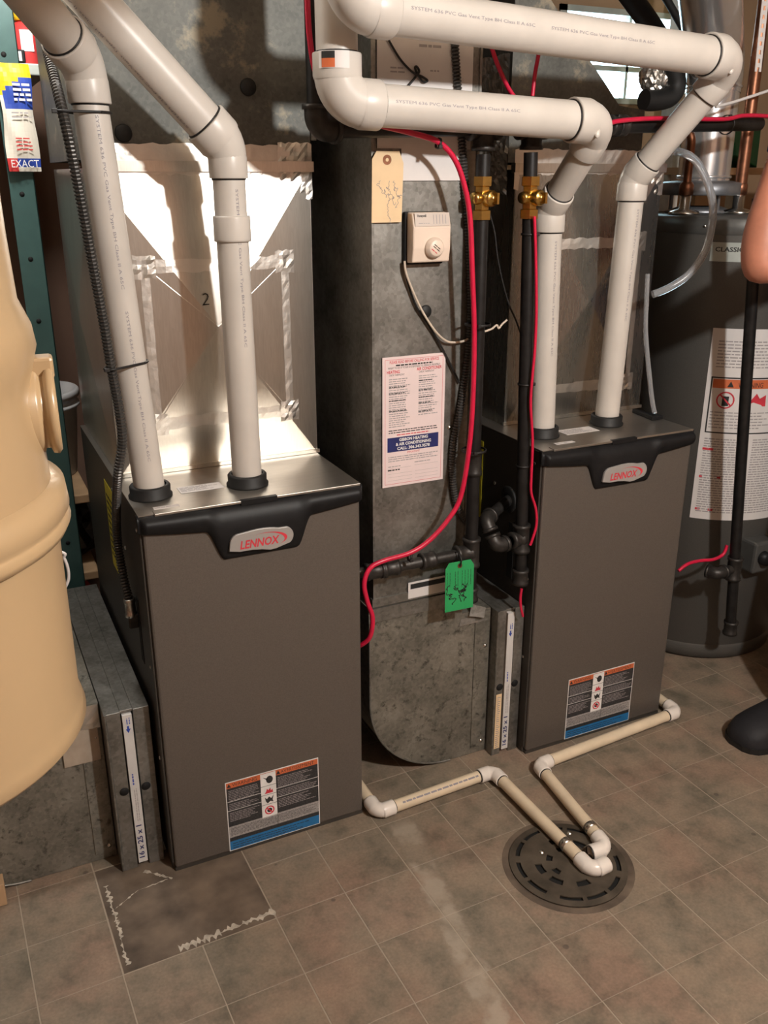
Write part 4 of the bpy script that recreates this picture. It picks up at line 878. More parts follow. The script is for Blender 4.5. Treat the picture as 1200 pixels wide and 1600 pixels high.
for k, yy in enumerate((0.235, 0.214, 0.198, 0.185, 0.166)): m.greek(0.088, yy, 0.130, yy+0.0045, 0.0045, zz+.0001, 'ink_black', F, 0.7, 40+k, 0.45)
m.greek(0.015, 0.124, wd-0.015, 0.134, 0.005, zz, 'ink_black', F, 0.95, 13, 0.4); m.greek(0.035, 0.117, wd-0.035, 0.123, 0.005, zz, 'ink_red', F, 0.95, 14, 0.4)
m.rect(0.012, 0.081, wd-0.014, 0.114, zz, 'ink_navy', F)
for (s_, yy, ww) in (('GIBBON HEATING', 0.1045, 0.072), ('& AIR CONDITIONING', 0.0945, 0.088), ('CALL: 306.343.9578', 0.0845, 0.082)): m.text(s_, wd/2, yy, 0.0095, zz+.0003, 'white', F, 'CENTER', ww, 0, 0.0003)
m.text('IMPORTANT', wd/2, 0.0745, 0.006, zz, 'ink_red', F, 'CENTER', 0.032)
m.greek(0.014, 0.058, wd-0.014, 0.073, 0.0048, zz, 'ink_pale', F, 0.85, 15, 0.4); m.greek(0.014, 0.046, 0.045, 0.051, 0.0048, zz, 'ink_pale', F, 1, 16, 0.4); m.greek(0.08, 0.050, 0.12, 0.055, 0.0048, zz, 'ink_pale', F, 1, 17, 0.4)
m.greek(0.013, 0.0375, 0.043, 0.0425, 0.005, zz, 'ink_black', F, 1, 18, 0.6)
for yy in (0.030, 0.022, 0.014):
    m.rect(0.014, yy, 0.074, yy+.0004, zz, 'ink_pale', F); m.rect(0.082, yy, wd-0.014, yy+.0004, zz, 'ink_pale', F)
m.rect(0.014, 0.0425, 0.072, 0.0429, zz, 'ink_pale', F); m.rect(0.08, 0.044, wd-0.014, 0.0444, zz, 'ink_pale', F)
tag(m.build('service_notice'), 'white and red service notice with a navy band taped to the centre duct', 'notice')
# paper sheet higher up
F = front(0.815, DY-0.0035, 1.492); m = MB().box((0, 0, 0), (0.212, 0.225, 0.0007), 'paper', F)
m.greek(0.09, 0.183, 0.14, 0.191, 0.008, 0.001, 'ink_pale', F, 0.9, 24, 0.6); m.greek(0.028, 0.135, 0.065, 0.150, 0.007, 0.001, 'ink_pale', F, 0.8, 21, 0.4); m.greek(0.115, 0.140, 0.135, 0.148, 0.007, 0.001, 'ink_pale', F, 0.8, 22, 0.4)
tag(m.build('instruction_sheet'), 'pale printed sheet on the centre duct behind the crossing vent pipes', 'paper')
F = front(0.868, DY-0.0035, 1.432); m = MB().box((0, 0, 0), (0.140, 0.060, 0.0007), 'paper', F)
tag(m.build('blank_card'), 'plain pale card under the manifold beside the manila tag', 'paper')
# manila tag
y_ = DY-0.010
F = frame((0.8345, y_, 1.420), (1, 0, 0), (0, -0.03, 1)); pw, ph = 0.0345, 0.067
m = MB().prism([(-pw, -ph), (pw*0.94, -ph), (pw, 0.045), (pw*0.72, ph), (-pw*0.72, ph), (-pw, 0.052)], 0.0009, 'manila', F); m_ = m.build('manila_tag')
tag(m_, 'blank-looking manila tag with a brown eyelet hanging on the centre duct', 'tag'); m_['label'] = 'manila tag with a red-brown eyelet hanging on the centre duct'; ORG[m_.name] = m_.location.copy()
e = MB(); e.disc(-0.002, 0.051, 0.0095, 0.0012, 'copper', F, 20); e.disc(-0.002, 0.051, 0.0035, 0.0015, 'manila', F, 12); e.build('eyelet', m_)
hw = MB(); rn = random.Random(3)
def scrawl(m, x, y, s, F, z, mat, n, th=0.0007, dirn=(0, 1)):
    px, py = x, y
    for k in range(n):
        qx = px+rn.uniform(-1, 1)*s*0.6+dirn[0]*s*0.45; qy = py+rn.uniform(-1, 1)*s*0.6+dirn[1]*s*0.45
        d = Vector((qx-px, qy-py, 0)); L_ = d.length
        if L_ > 1e-5:
            d /= L_; n2 = Vector((-d.y, d.x, 0))*th; a = Vector((px, py, z)); b = Vector((qx, qy, z)); m.add([a-n2, b-n2, b+n2, a+n2], [(0, 1, 2, 3)], mat, False, F)
        px, py = qx, qy
[scrawl(hw, xx_, 0.012, 0.007, F, 0.0013, 'ink', 42, 0.0004, (0, -0.38)) for xx_ in (-0.016, 0.004, 0.014)]; hw.build('handwriting', m_)
# green tag on the branch pipe
F = frame((0.992, 1.662, 0.541), (1, -0.03, 0), (0, 0.02, 1)); pw, ph = 0.0375, 0.062
m = MB().prism([(-pw, -ph), (pw, -ph), (pw, 0.048), (pw*0.75, ph), (-pw*0.75, ph), (-pw, 0.048)], 0.0009, 'green_card', F); gt = m.build('green_tag'); tag(gt, 'green inspection tag with black writing hanging from the branch gas pipe', 'tag'); ORG[gt.name] = gt.location.copy()
e = MB(); e.disc(0.0, 0.051, 0.0062, 0.0012, 'copper', F, 16); e.disc(0.0, 0.051, 0.003, 0.0014, 'hole', F, 10); e.build('eyelet', gt)
hw = MB(); Fg = F @ Matrix.Rotation(R(-90), 4, 'Z')
for k, yy in enumerate((-0.031, -0.024, -0.010, -0.003, 0.008, 0.016, 0.024, 0.031)): hw.greek(-0.038, yy-0.002, -0.038+random.uniform(.03, .05), yy+0.0025, 0.0045, 0.0013, 'ink_black', Fg, 0.9, 50+k, 0.22)
for (xx, n_) in ((0.022, 22), (0.010, 20), (-0.008, 18), (-0.026, 24)): scrawl(hw, xx, 0.004, 0.0075, F, 0.0014, 'ink_black', n_*2, 0.0009, (0.0, -0.30))
hw.build('handwriting', gt)
MB().tube(catmull([F @ Vector((0, 0.051, 0.002)), F @ Vector((0.002, 0.066, 0.004)), F @ Vector((0.0, 0.080, -0.014)), F @ Vector((-0.002, 0.066, -0.03))], 6), 0.0016, 'wire_black', 6).build('tie_wire', gt)
# dial humidity control
cx0, cx1, cz0, cz1 = 0.879, 0.966, 1.272, 1.372; yb_ = DY-0.001; dp = 0.030
hs = thing('humidity_control', ((cx0+cx1)/2, DY, cz0), 'ivory wall control with a round dial on the centre duct', 'control')
MB().box((cx0-0.006, DY-0.012, cz0-0.004), (cx1-0.002, DY, cz1+0.001), 'blackp', None, 0.003).build('gasket_and_shadow', hs)  # black gasket widened to the left to hold the shadow of the case
prof = [(0, 0), (-0.024, 0), (-0.031, 0.028), (-0.031, 0.066), (-0.026, 0.100), (0, 0.100)]
m = MB(); bm = bmesh.new()
poly = [(cz0, 0.0), (cz0+0.002, -0.026), (cz0+0.030, -0.031), (cz0+0.072, -0.031), (cz1-0.002, -0.024), (cz1, 0.0)]
vs0 = [(cx0, DY-0.008+p[1], p[0]) for p in poly]; vs1 = [(cx1, DY-0.008+p[1], p[0]) for p in poly]; n_ = len(poly)
vv = [bm.verts.new(p) for p in vs0+vs1]; bm.faces.new(vv[:n_]); bm.faces.new(vv[n_:][::-1])
for k in range(n_): bm.faces.new((vv[k], vv[(k+1) % n_], vv[n_+(k+1) % n_], vv[n_+k]))
bmesh.ops.recalc_face_normals(bm, faces=bm.faces[:]); bmesh.ops.bevel(bm, geom=bm.edges[:], offset=0.003, segments=2, profile=0.5, affect='EDGES'); m.bm(bm, 'ivory'); m.build('case', hs)
F = frame(((cx0+cx1)/2, DY-0.0395, cz0+0.0735), (1, 0, 0), (0, 0.17, 1)); m = MB()
m.rect(-0.040, 0, 0.040, 0.026, 0.0006, 'ivory_shade', F); m.text('Honeywell', -0.034, 0.018, 0.007, 0.0009, 'ink_black', F, 'LEFT', 0.020, 0, 0.0002); m.greek(-0.032, 0.003, -0.006, 0.009, 0.0042, 0.0009, 'ink_pale', F, 0.8, 2, 0.3)
for k in range(5): m.rect(0.002+k*0.007, 0.004, 0.0035+k*0.007, 0.022, 0.0009, 'ink_pale', F)
m.build('face_print', hs)
dc = Vector((cx0+0.0475, DY-0.039, cz0+0.031))
dl = MB().lathe([(0.021, 0.001), (0.021, -0.004), (0.019, -0.0065), (0.0165, -0.012), (0.0145, -0.0135), (0.0, -0.0135)], 'ivory', dc, 32, (0, 1, 0)).build('dial', hs)
F = frame(dc+Vector((0, -0.0137, 0)), (1, 0, -0.75), (0.75, 0, 1)); m = MB(); m.greek(-0.009, -0.004, 0.009, 0.006, 0.0042, 0.0002, 'ink_black', F, 0.8, 5, 0.4); m.greek(-0.009, -0.009, 0.007, -0.005, 0.004, 0.0002, 'ink_red', F, 0.9, 6, 0.4); m.build('dial_print', hs)

# ================================================================== water heater
TC = Vector((2.15, 2.07, 0)); TRr = 0.26
wh = thing('water_heater', TC, 'tall dark grey water heater tank at the right behind the gas pipe', 'water heater')
MB().lathe([(0.0, 0.012), (TRr-0.004, 0.012), (TRr, 0.016), (TRr, 1.296)], 'tank', TC, 64).build('tank', wh)
MB().lathe([(TRr-0.03, 0.0), (TRr-0.02, 0.0), (TRr+0.002, 0.006), (TRr+0.002, 0.045), (TRr, 0.05)], 'tank', TC, 64).build('base_ring', wh)
MB().lathe([(TRr+0.001, 1.290), (TRr+0.003, 1.294), (TRr+0.003, 1.330), (TRr-0.004, 1.337), (0.0, 1.338)], 'tank_cap', TC, 64).build('top_cap', wh)
for a in (205, 232, 258): 
    p = TC+Vector((math.cos(R(a))*(TRr+0.003), math.sin(R(a))*(TRr+0.003), 1.312)); MB().lathe([(0.0, 0.003), (0.004, 0.002), (0.005, -0.001)], 'steel', p, 8, (math.cos(R(a)), math.sin(R(a)), 0)).build('screw', wh)
def tank_label(name, a0, a1, z0, z1, fill, mat='paper', off=0.0012):
    """a sheet wrapped on the tank; local u across, v up"""
    m = MB(); Ru = TRr+off
    def place(mb):
        out = []
        for (u, v, w_) in mb.v:
            a = a0+u/Ru; out.append((TC.x+(Ru+w_)*math.cos(a), TC.y+(Ru+w_)*math.sin(a), z0+v))
        mb.v = out
    wd = (a1-a0)*Ru; ht = z1-z0; I = Matrix.Identity(4); n = 16
    for k in range(n): m.rect(wd*k/n, 0, wd*(k+1)/n, ht, 0, mat, I)
    fill(m, wd, ht, I); place(m)
    return m.build(name, wh)
def ang_of(u, v):   # direction on the tank wall seen at a photo position
    d = ray(u, v); d2 = Vector((d.x, d.y)).normalized(); c = Vector((TC.x, TC.y)); b = d2.dot(c); q = b*b-(c.length_squared-TRr*TRr)
    t_ = b-math.sqrt(max(0, q)); p = d2*t_; return math.atan2(p.y-TC.y, p.x-TC.x), CAM.z+d.z/Vector((d.x, d.y)).length*t_
aL, zT = ang_of(1114, 512); aB, zB = ang_of(1078, 808); aL = (aL+aB)/2; aR = aL+0.30/TRr
def wl(m, wd, ht, I):
    z = 0.0004
    m.greek(0.02, ht*0.80, wd*0.62, ht*0.95, 0.009, z, 'ink_pale', I, 0.8, 61, 0.4)
    bx0, bx1, by0, by1 = 0.012, wd*0.70, ht*0.47, ht*0.76
    for k in range(8):
        m.rect(bx0+(bx1-bx0)*k/8, by0, bx0+(bx1-bx0)*(k+1)/8, by1, z, 'ink_black', I); m.rect(bx0+.004+(bx1-bx0-.008)*k/8, by0+.004, bx0+.004+(bx1-bx0-.008)*(k+1)/8, by1-.004, z+.0004, 'paper', I)
        m.rect(bx0+.006+(bx1-bx0-.012)*k/8, by1-.032, bx0+.006+(bx1-bx0-.012)*(k+1)/8, by1-.006, z+.0008, 'ink_orange', I)
    m.text('WARNING', bx0+.11, by1-.028, .020, z+.0013, 'ink_black', I, 'CENTER', .07); m.poly([(bx0+.045, by1-.028), (bx0+.063, by1-.028), (bx0+.054, by1-.011)], z+.0013, 'ink_black', I)
    m.ring(bx0+.045, by1-.066, .021, .025, z+.0013, 'ink_red', I); m.rect(bx0+.036, by1-.083, bx0+.054, by1-.055, z+.0011, 'ink_black', I); m.poly([(bx0+.028, by1-.052), (bx0+.031, by1-.049), (bx0+.062, by1-.080), (bx0+.059, by1-.083)], z+.0016, 'ink_red', I)
    m.poly([(bx0+.09, by1-.083), (bx0+.16, by1-.083), (bx0+.158, by1-.05), (bx0+.14, by1-.06), (bx0+.13, by1-.045), (bx0+.115, by1-.065)], z+.0013, 'ink_red', I)
    m.greek(bx0+.008, by0+.008, bx1-.008, by1-.095, .009, z+.0010, 'ink_pale', I, .75, 62, .35)
    m.greek(0.014, 0.02, wd*0.45, by0-.012, .0075, z, 'ink_pale', I, .8, 63, .45); m.greek(wd*0.5, 0.02, wd*0.95, by0-.012, .0075, z, 'ink_pale', I, .8, 64, .45)
    for (yy, ww) in ((0.215, .03), (0.130, .06), (0.028, .05)): m.rect(0.012, yy, 0.012+ww, yy+.007, z+.0004, 'ink_red', I)
tank_label('instruction_label', aL, aR, zB, zT, wl)
aC, zC = ang_of(1112, 378); aC2, zC2 = ang_of(1112, 408)
def cl(m, wd, ht, I): m.text('CLASSIC', 0.012, ht-0.024, 0.017, 0.0004, 'ink_black', I, 'LEFT', 0.075, 0, 0.0004)
tank_label('rating_label', aC, aC+0.75, zC2, zC, cl, 'shelf')
# draft hood and flue
HC = Vector((2.085, 2.165, 1.338))
hd = MB().lathe([(0.095, 0.0), (0.10, 0.004), (0.06, 0.018), (0.055, 0.018)], 'hood', HC, 40).lathe([(0.055, 0.055), (0.122, 0.050), (0.124, 0.054), (0.124, 0.082), (0.118, 0.086), (0.07, 0.090)], 'hood', HC, 48)
for a in (20, 140, 260): hd.box((-0.004, -0.004, 0.0), (0.004, 0.004, 0.06), 'hood', Matrix.Translation(HC+Vector((0.085*math.cos(R(a)), 0.085*math.sin(R(a)), 0))))
hd.build('draft_hood', wh)
fl = thing('flue_pipe', HC+Vector((0, 0, 0.088)), 'shiny aluminium flue rising from the water heater', 'flue')
pts = [HC+Vector((0, 0, 0.086)), HC+Vector((-0.002, 0, 0.36))]
FR = 0.074
ez = WY(1137, 105, HC.y).z; pts[1] = Vector((HC.x-0.002, HC.y, ez-0.05)); far = CAM+ray(1108, -30)/FPX*2.25; E0 = Vector((HC.x-0.002, HC.y, ez)); dd = (far-E0).normalized()
eb = catmull([E0+Vector((0, 0, -0.07)), E0+Vector((0, 0, -0.035)), E0+dd*0.03+Vector((0, 0, -0.008)), E0+dd*0.08, E0+dd*0.30, E0+dd*0.62], 5)
MB().tube(eb, [FR*1.03]*5+[FR*1.05]*(len(eb)-5), 'chrome', 40).build('flue_elbow', fl)
for zz in (0.34, 0.10): MB().lathe([(FR, -0.004), (FR*1.06, -0.003), (FR*1.07, 0.0), (FR*1.06, 0.003), (FR, 0.004)], 'chrome', HC+Vector((0, 0, zz)), 40).build('crimp_ring', fl)
MB().tube(pts, FR, 'chrome', 40).build('flue_section', fl)
# nipples, copper lines
for (u, v, lab) in ((1072, 300, 'left copper water line behind the flue'), (1156, 300, 'right copper water line beside the flue')):
    q = WY(u, v, 2.08 if u < 1100 else 2.06); q = Vector((q.x, q.y, 1.3386))
    cw = thing('copper_pipe', q, lab, 'pipe', 'copper water lines')
    MB().lathe([(0.0, 0), (0.045, 0.0), (0.040, 0.008), (0.016, 0.014), (0.016, 0.05), (0.013, 0.052)], 'steel', q, 20).build('threaded_nipple', cw)
    pp = [q+Vector((0, 0, 0.05)), q+Vector((0, 0, 0.93))] if u > 1100 else [q+Vector((0, 0, 0.05))]+fillet(q+Vector((0, 0, 0.235)), q+Vector((0, 0, 0.05)), q+Vector((-0.25, 0.95, 0.245)), 0.05)[0]+[q+Vector((-0.25, 0.95, 0.245))]
    MB().tube(pp, 0.0115 if u < 1100 else 0.017, 'copper', 16).build('copper_length', cw)
    MB().lathe([(0.012, 0.05), (0.020, 0.052), (0.020, 0.078), (0.0145, 0.086)], 'copper', q, 16).build('copper_coupling', cw)
# gas line for the tank
gx = WY(1176, 500, 1.745); gb = Vector((gx.x-0.004, 1.745, 0.13)); 
def gp(z): return Vector((2.0, 1.745, z))
q1 = WY(1178, 420, 1.74); q2 = WY(1150, 850, 1.74)
gw = thing('gas_drop', (q2.x, 1.74, 0.12), 'dark gas pipe standing in front of the water heater label', 'pipe', 'black gas drops')
top = q1+(q1-q2)*0.22; bot = Vector((q2.x+(q2.x-q1.x)*0.35, 1.74, 0.16))
MB().tube([Vector((top.x, 1.74, top.z)), bot], 0.0155, 'iron', 18).build('pipe_length', gw)
zz = WY(1138, 890, 1.74).z; s = (zz-bot.z)/(top.z-bot.z); jc = bot.lerp(Vector((top.x, 1.74, top.z)), s)
m = MB(); fit(m, jc+Vector((0, 0, 0.035)), jc-Vector((0, 0, 0.035)), 0.020); m.build('tee', gw)
k1 = jc+Vector((-0.09, -0.005, -0.002)); union(jc, k1+Vector((0.02, 0, 0)), k1+Vector((0.0, 0.05, 0.0)), 0.0145, gw, 'elbow'); MB().tube([jc, k1+Vector((0.02, 0, 0))], 0.014, 'iron_fit', 14).build('branch_pipe', gw)
m = MB(); fit(m, bot+Vector((0, 0, 0.03)), bot-Vector((0, 0, 0.012)), 0.019); m.build('drip_cap', gw)
cb = WY(1178, 865, 1.80); MB().box((cb.x-0.035, 1.765, cb.z-0.05), (cb.x+0.05, 1.83, cb.z+0.05), 'tank_cap', None, 0.008).build('gas_control', wh)
MB().lathe([(0.0, -0.02), (0.02, -0.02), (0.022, 0.0)], 'blackp', (cb.x, 1.765, cb.z), 18, (0, 1, 0)).build('control_knob', wh)
# clear tube hanging over the tank
pts = [WY(u, v, y) for (u, v, y) in ((1052, 236, 1.86), (1070, 240, 1.82), (1090, 255, 1.79), (1107, 290, 1.77), (1114, 325, 1.77), (1110, 365, 1.77), (1098, 400, 1.77), (1075, 430, 1.775), (1045, 450, 1.79), (1020, 460, 1.80))]
cable('drain_hose', pts, 0.0095, 'vinyl', 'clear plastic hose curving in front of the water heater top', 'hose', None, 14)
pts = [WY(u, v, 1.79) for (u, v) in ((1012, 428), (1010, 470), (1009, 520), (1014, 580), (1019, 625), (1023, 645))]
cable('drain_hose', pts, 0.006, 'vinyl', 'thin clear hose dropping beside the right plenum', 'hose', None, 10)

# ================================================================== top right clutter
pts = [WY(u, v, 2.20) for (u, v) in ((960, -40), (985, -5), (1010, 30), (1036, 70), (1052, 110), (1056, 135), (1045, 152), (1022, 157), (1006, 156))]
il = tag(MB().tube(catmull(pts, 6), 0.028, 'rubber', 18).build('insulated_line'), 'black foam covered line bending in front of the daylight window', 'pipe'); ORG[il.name] = il.location.copy()
pts = [WY(u, v, 2.45) for (u, v) in ((1030, -20), (1048, 10), (1066, 42), (1090, 80))]
tag(MB().tube(pts, 0.012, 'rubber', 12).build('black_cable'), 'thin straight black line slanting down behind the flue', 'cable')
bm = bmesh.new(); bmesh.ops.create_icosphere(bm, subdivisions=4, radius=0.062); rn = random.Random(8)
for v in bm.verts: v.co *= 1+rn.uniform(-0.10, 0.10)
pc = WY(1026, 118, 2.24); fj = MB().bm(bm, 'foil', False, Matrix.Translation(pc) @ Matrix.Diagonal((0.8, 0.7, 0.9, 1))).build('foil_joint', il); fj['label'] = 'crumpled foil wrapped joint'
# wood studs and strap behind the tank
for (u0, u1, y, mat, lab) in ((1052, 1075, 2.85, 'wood', 'bare wood stud at the top right behind the flue'), (1092, 1112, 2.95, 'wood', 'wood stud directly behind the aluminium flue'), (1050, 1064, 2.60, 'wood_white', 'white painted post left of the copper line')):
    a = WY(u0, 260, y); b = WY(u1, 260, y)
    tag(MB().box((a.x, y, 0.0), (b.x, y+0.08, CZ), mat).build('stud'), lab, 'stud')
a = WY(1150, 210, 2.35); b = WY(1186, 258, 2.35)
m = MB().prism([(WY(u, v, 2.35).x, WY(u, v, 2.35).z) for (u, v) in ((1146, 200), (1190, 200), (1183, 262), (1150, 243))], 0.25, 'green_plastic', frame((0, 2.60, 0), (1, 0, 0), (0, 0, 1)), 0.004)
gc = m.build('green_case'); tag(gc, 'green plastic case behind the arm at the right', 'case')
a = WY(1200, 175, 2.6); MB  # shelf the case stands on
lo_z = min(v.co.z for v in gc.data.vertices)+gc.location.z
tag(MB().box((2.05, 2.32, lo_z-0.022), (CX1, 2.62, lo_z-0.001), 'wood').box((2.62, 2.34, 0), (2.66, 2.38, lo_z-0.02), 'wood').box((2.62, 2.56, 0), (2.66, 2.60, lo_z-0.02), 'wood').build('wall_shelf'), 'rough wooden shelf carrying the green case', 'shelf')
# perforated hanger strap
s0 = WY(1197, -12, 1.95); s1 = WY(1184, 112, 1.95); dv = (s1-s0); n_ = 9; m = MB(); wv = 0.011
for k in range(n_*2):
    a = s0+dv*(k/(n_*2)); b = s0+dv*((k+1)/(n_*2))
    if k % 2 == 0: m.add([a+Vector((-wv, 0, 0)), b+Vector((-wv, 0, 0)), b+Vector((wv, 0, 0)), a+Vector((wv, 0, 0))], [(0, 1, 2, 3)], 'paper')
    else:
        m.add([a+Vector((-wv, 0, 0)), b+Vector((-wv, 0, 0)), b+Vector((-0.004, 0, 0)), a+Vector((-0.004, 0, 0))], [(0, 1, 2, 3)], 'paper'); m.add([a+Vector((0.004, 0, 0)), b+Vector((0.004, 0, 0)), b+Vector((wv, 0, 0)), a+Vector((wv, 0, 0))], [(0, 1, 2, 3)], 'paper')
tag(m.build('hanger_strap', None, 0, 0.0015), 'white perforated hanger strap at the top right corner', 'strap')
pts = [WY(u, v, 2.0) for (u, v) in ((1118, 167), (1145, 160), (1170, 152), (1200, 142), (1230, 132))]
tag(MB().tube(pts, 0.004, 'paper', 8).build('plastic_tie'), 'white plastic strap crossing in front of the flue', 'strap')
# black hand brush on the right furnace lid
tl = MB(); q = WZ(990, 644, 0.839); r_ = WZ(1027, 656, 0.839); d = (r_-q).normalized(); sd = Vector((-d.y, d.x, 0))
F = frame((q.x, q.y, 0.8385), d, sd); L_ = (r_-q).length
tl.prism([(0, -0.005), (L_*0.6, -0.012), (L_, -0.018), (L_, 0.018), (L_*0.6, 0.012), (0, 0.005)], 0.011, 'blackp', F, 0.003)
tag(tl.build('black_scraper'), 'flat black plastic tool lying on the right furnace lid', 'tool')

# ================================================================== left side: canister, shelving
ax = CAM+ray(-177, 1090)/FPX*0.88; BX, BY = ax.x, ax.y; BR = 0.180
def bz(u, v): # height where the canister's outline shows at (u, v)
    d = ray(u, v); dd = Vector((d.x, d.y)).length; D_ = math.hypot(BX, BY); return CAM.z+d.z/dd*math.sqrt(max(0.01, D_*D_-BR*BR))
z_b, z_f1, z_f0, z_b1, z_b2 = bz(118, 1085), bz(86, 755), bz(88, 800), bz(45, 545), bz(22, 420)
cv = thing('vacuum_canister', (BX, BY, z_b-0.02), 'large cream central vacuum canister cut off by the left edge', 'canister')
MB().lathe([(0.0, z_b-0.018), (BR-0.03, z_b-0.018), (BR-0.006, z_b-0.016), (BR+0.001, z_b-0.008), (BR-0.002, z_b+0.004), (BR-0.004, z_b+0.012), (BR-0.003, z_f0-0.02), (BR-0.001, z_f0-0.005)], 'cream', (BX, BY, 0), 72).build('dirt_bucket', cv)
MB().lathe([(BR-0.004, z_f0-0.012), (BR+0.006, z_f0-0.008), (BR+0.010, z_f0+0.000), (BR+0.007, z_f0+0.006), (BR+0.006, z_f0+0.008), (BR+0.010, z_f0+0.013), (BR+0.008, z_f1+0.004), (BR-0.004, z_f1+0.010)], 'cream', (BX, BY, 0), 72).build('clamp_rim', cv)
MB().lathe([(BR-0.004, z_f1+0.006), (BR-0.006, z_f1+0.05), (BR-0.010, z_b1-0.04), (BR-0.008, z_b1-0.02), (BR-0.001, z_b1+0.004), (BR-0.003, z_b1+0.022), (BR-0.012, z_b1+0.045), (BR-0.014, z_b2+0.03), (BR-0.016, z_b2+0.30), (BR-0.03, z_b2+0.34), (0.0, z_b2+0.36)], 'cream', (BX, BY, 0), 72).build('canister_body', cv)
ia = math.atan2(0-BY, 0-BX); ia = math.atan2(math.cos(YAW)*0.02+0.25, 1.0) - 0.35
iz = bz(60, 640); idr = Vector((math.cos(ia), math.sin(ia), 0)); ic = Vector((BX, BY, iz))+idr*(BR-0.034)
inp = MB().lathe([(0.040, 0.0), (0.041, 0.026), (0.039, 0.029), (0.036, 0.030), (0.036, 0.034), (0.041, 0.036), (0.042, 0.041), (0.038, 0.044), (0.0, 0.043)], 'cream', ic, 32, idr); inp.build('hose_inlet', cv)
MB().box((0.020, -0.012, 0.030), (0.045, 0.012, 0.050), 'cream', Matrix.Translation(ic) @ Matrix.Rotation(ia, 4, 'Z'), 0.003).build('inlet_latch', cv)
tag(MB().box((BX-0.35, BY+0.21, 0), (BX-0.13, BY+0.25, CZ), 'wood').build('support_post'), 'wooden board post holding the cream canister outside the view', 'post')
MB().box((BX-0.26, BY+0.12, z_b2+0.05), (BX-0.08, BY+0.212, z_b2+0.15), 'cream').build('mount_bracket', cv)
pts = [Vector((-0.012, 1.80, 0.80)), Vector((0.02, 1.75, 0.79))] + [WY(u, v, 1.72) for (u, v) in ((92, 862), (100, 872), (106, 888), (107, 905), (102, 918))]
cable('grey_cord', pts, 0.003, 'paper', 'thin grey cord curving out from behind the cream canister', 'cord')
# shelving
SY0, SY1 = 2.44, 2.92; sx = 0.19
su = thing('shelving_unit', (-0.3, 2.68, 0), 'teal steel shelving unit behind the left furnace', 'shelf')
def post(x, y, wd, flip):
    m = MB().box((x, y, 0), (x+wd, y+0.003, 2.05), 'teal').box((x+wd-0.003, y, 0), (x+wd, y+0.035*flip if flip > 0 else y-0.035, 2.05), 'teal')
    m.build('upright', su, 0.0008)
    for k in range(12):
        z = 0.35+k*0.15
        MB().lathe([(0.0, -0.0008), (0.006, -0.0008), (0.006, 0.001)], 'hole', (x+wd*0.45, y, z), 12, (0, 1, 0)).build('bolt_hole', su)
post(sx-0.006, SY0, 0.058, 1); post(0.240, SY1, 0.05, 1); post(-0.85, SY0, 0.058, 1); post(-0.85, SY1, 0.05, 1)
SH = [0.395, 0.60, WY(105, 705, 2.66).z-0.03, 1.705]
for z in (0.09, 0.40, 0.628, 1.685):
    MB().box((-0.84, SY0+0.01, z-0.025), (0.285 if z < 1 else 0.30, SY1, z), 'shelf' if z > 1 else 'wood', None, 0.003).build('shelf_board', su)
# bucket
zb = 0.629; bc_ = WY(103, 655, 2.70); tz = WY(100, 604, 2.70).z
bk = thing('bucket', (bc_.x-0.085, 2.70, zb), 'white plastic bucket on the teal shelving behind the canister', 'bucket')
MB().lathe([(0.0, 0.0), (0.098, 0.0), (0.100, 0.004), (0.120, tz-zb-0.05), (0.128, tz-zb-0.048), (0.128, tz-zb-0.04), (0.121, tz-zb-0.038), (0.122, tz-zb-0.022), (0.130, tz-zb-0.02), (0.130, tz-zb-0.004), (0.126, tz-zb), (0.118, tz-zb), (0.100, 0.02), (0.0, 0.02)], 'bucket', (bc_.x-0.085, 2.70, zb), 40).build('bucket_body', bk)
pr = WY(88, 590, 2.70); tag(MB().prism([(0, 0), (0.03, 0.0), (0.022, 0.03), (-0.01, 0.02)], 0.02, 'bag_red', frame((pr.x-0.02, 2.74, tz-0.03), (1, 0, 0), (0, 0, 1))).build('red_rag'), 'dark red scrap sticking out of the white bucket', 'rag')
def blob(name, c, sz, mat, seed, label, cat, amp=0.12, sub=3, bands=()):
    bm = bmesh.new(); bmesh.ops.create_icosphere(bm, subdivisions=sub, radius=1); rn = random.Random(seed)
    for v in bm.verts:
        s_ = 1+rn.uniform(-amp, amp); v.co = Vector((v.co.x*sz[0]*s_, v.co.y*sz[1]*s_, max(-0.8, v.co.z)*sz[2]*s_))
    zl = min(v.co.z for v in bm.verts); mb = MB(); bm.verts.index_update()
    vs = [v.co+Vector((c[0], c[1], c[2]-zl)) for v in bm.verts]
    for f in bm.faces:
        mt = mat; zc = (f.calc_center_median().z-zl)/(sz[2]*1.8)
        for (z_, mm) in bands:
            if zc < z_: mt = mm; break
        mb.add([vs[v.index] for v in f.verts], [(0, 1, 2)], mt, True)
    bm.free(); return tag(mb.build(name), label, cat)
q = WY(120, 780, 2.66); blob('black_bag', (q.x-0.02, 2.62, 0.402), (0.075, 0.09, 0.10), 'bag_black', 3, 'black bag on the lower teal shelf', 'bag')
q = WY(118, 742, 2.60); blob('paper_scrap', (q.x-0.06, 2.80, 0.402), (0.06, 0.045, 0.085), 'paper', 4, 'crumpled white paper behind the black bag', 'paper', 0.2)
q = WY(133, 838, 2.62); blob('snack_bag', (0.16, 2.70, 0.0905), (0.13, 0.08, 0.14), 'bag_white', 6, 'white bag with red and yellow bands on the lowest shelf', 'bag', 0.06, 3, ((0.35, 'bag_yellow'), (0.7, 'bag_red')))
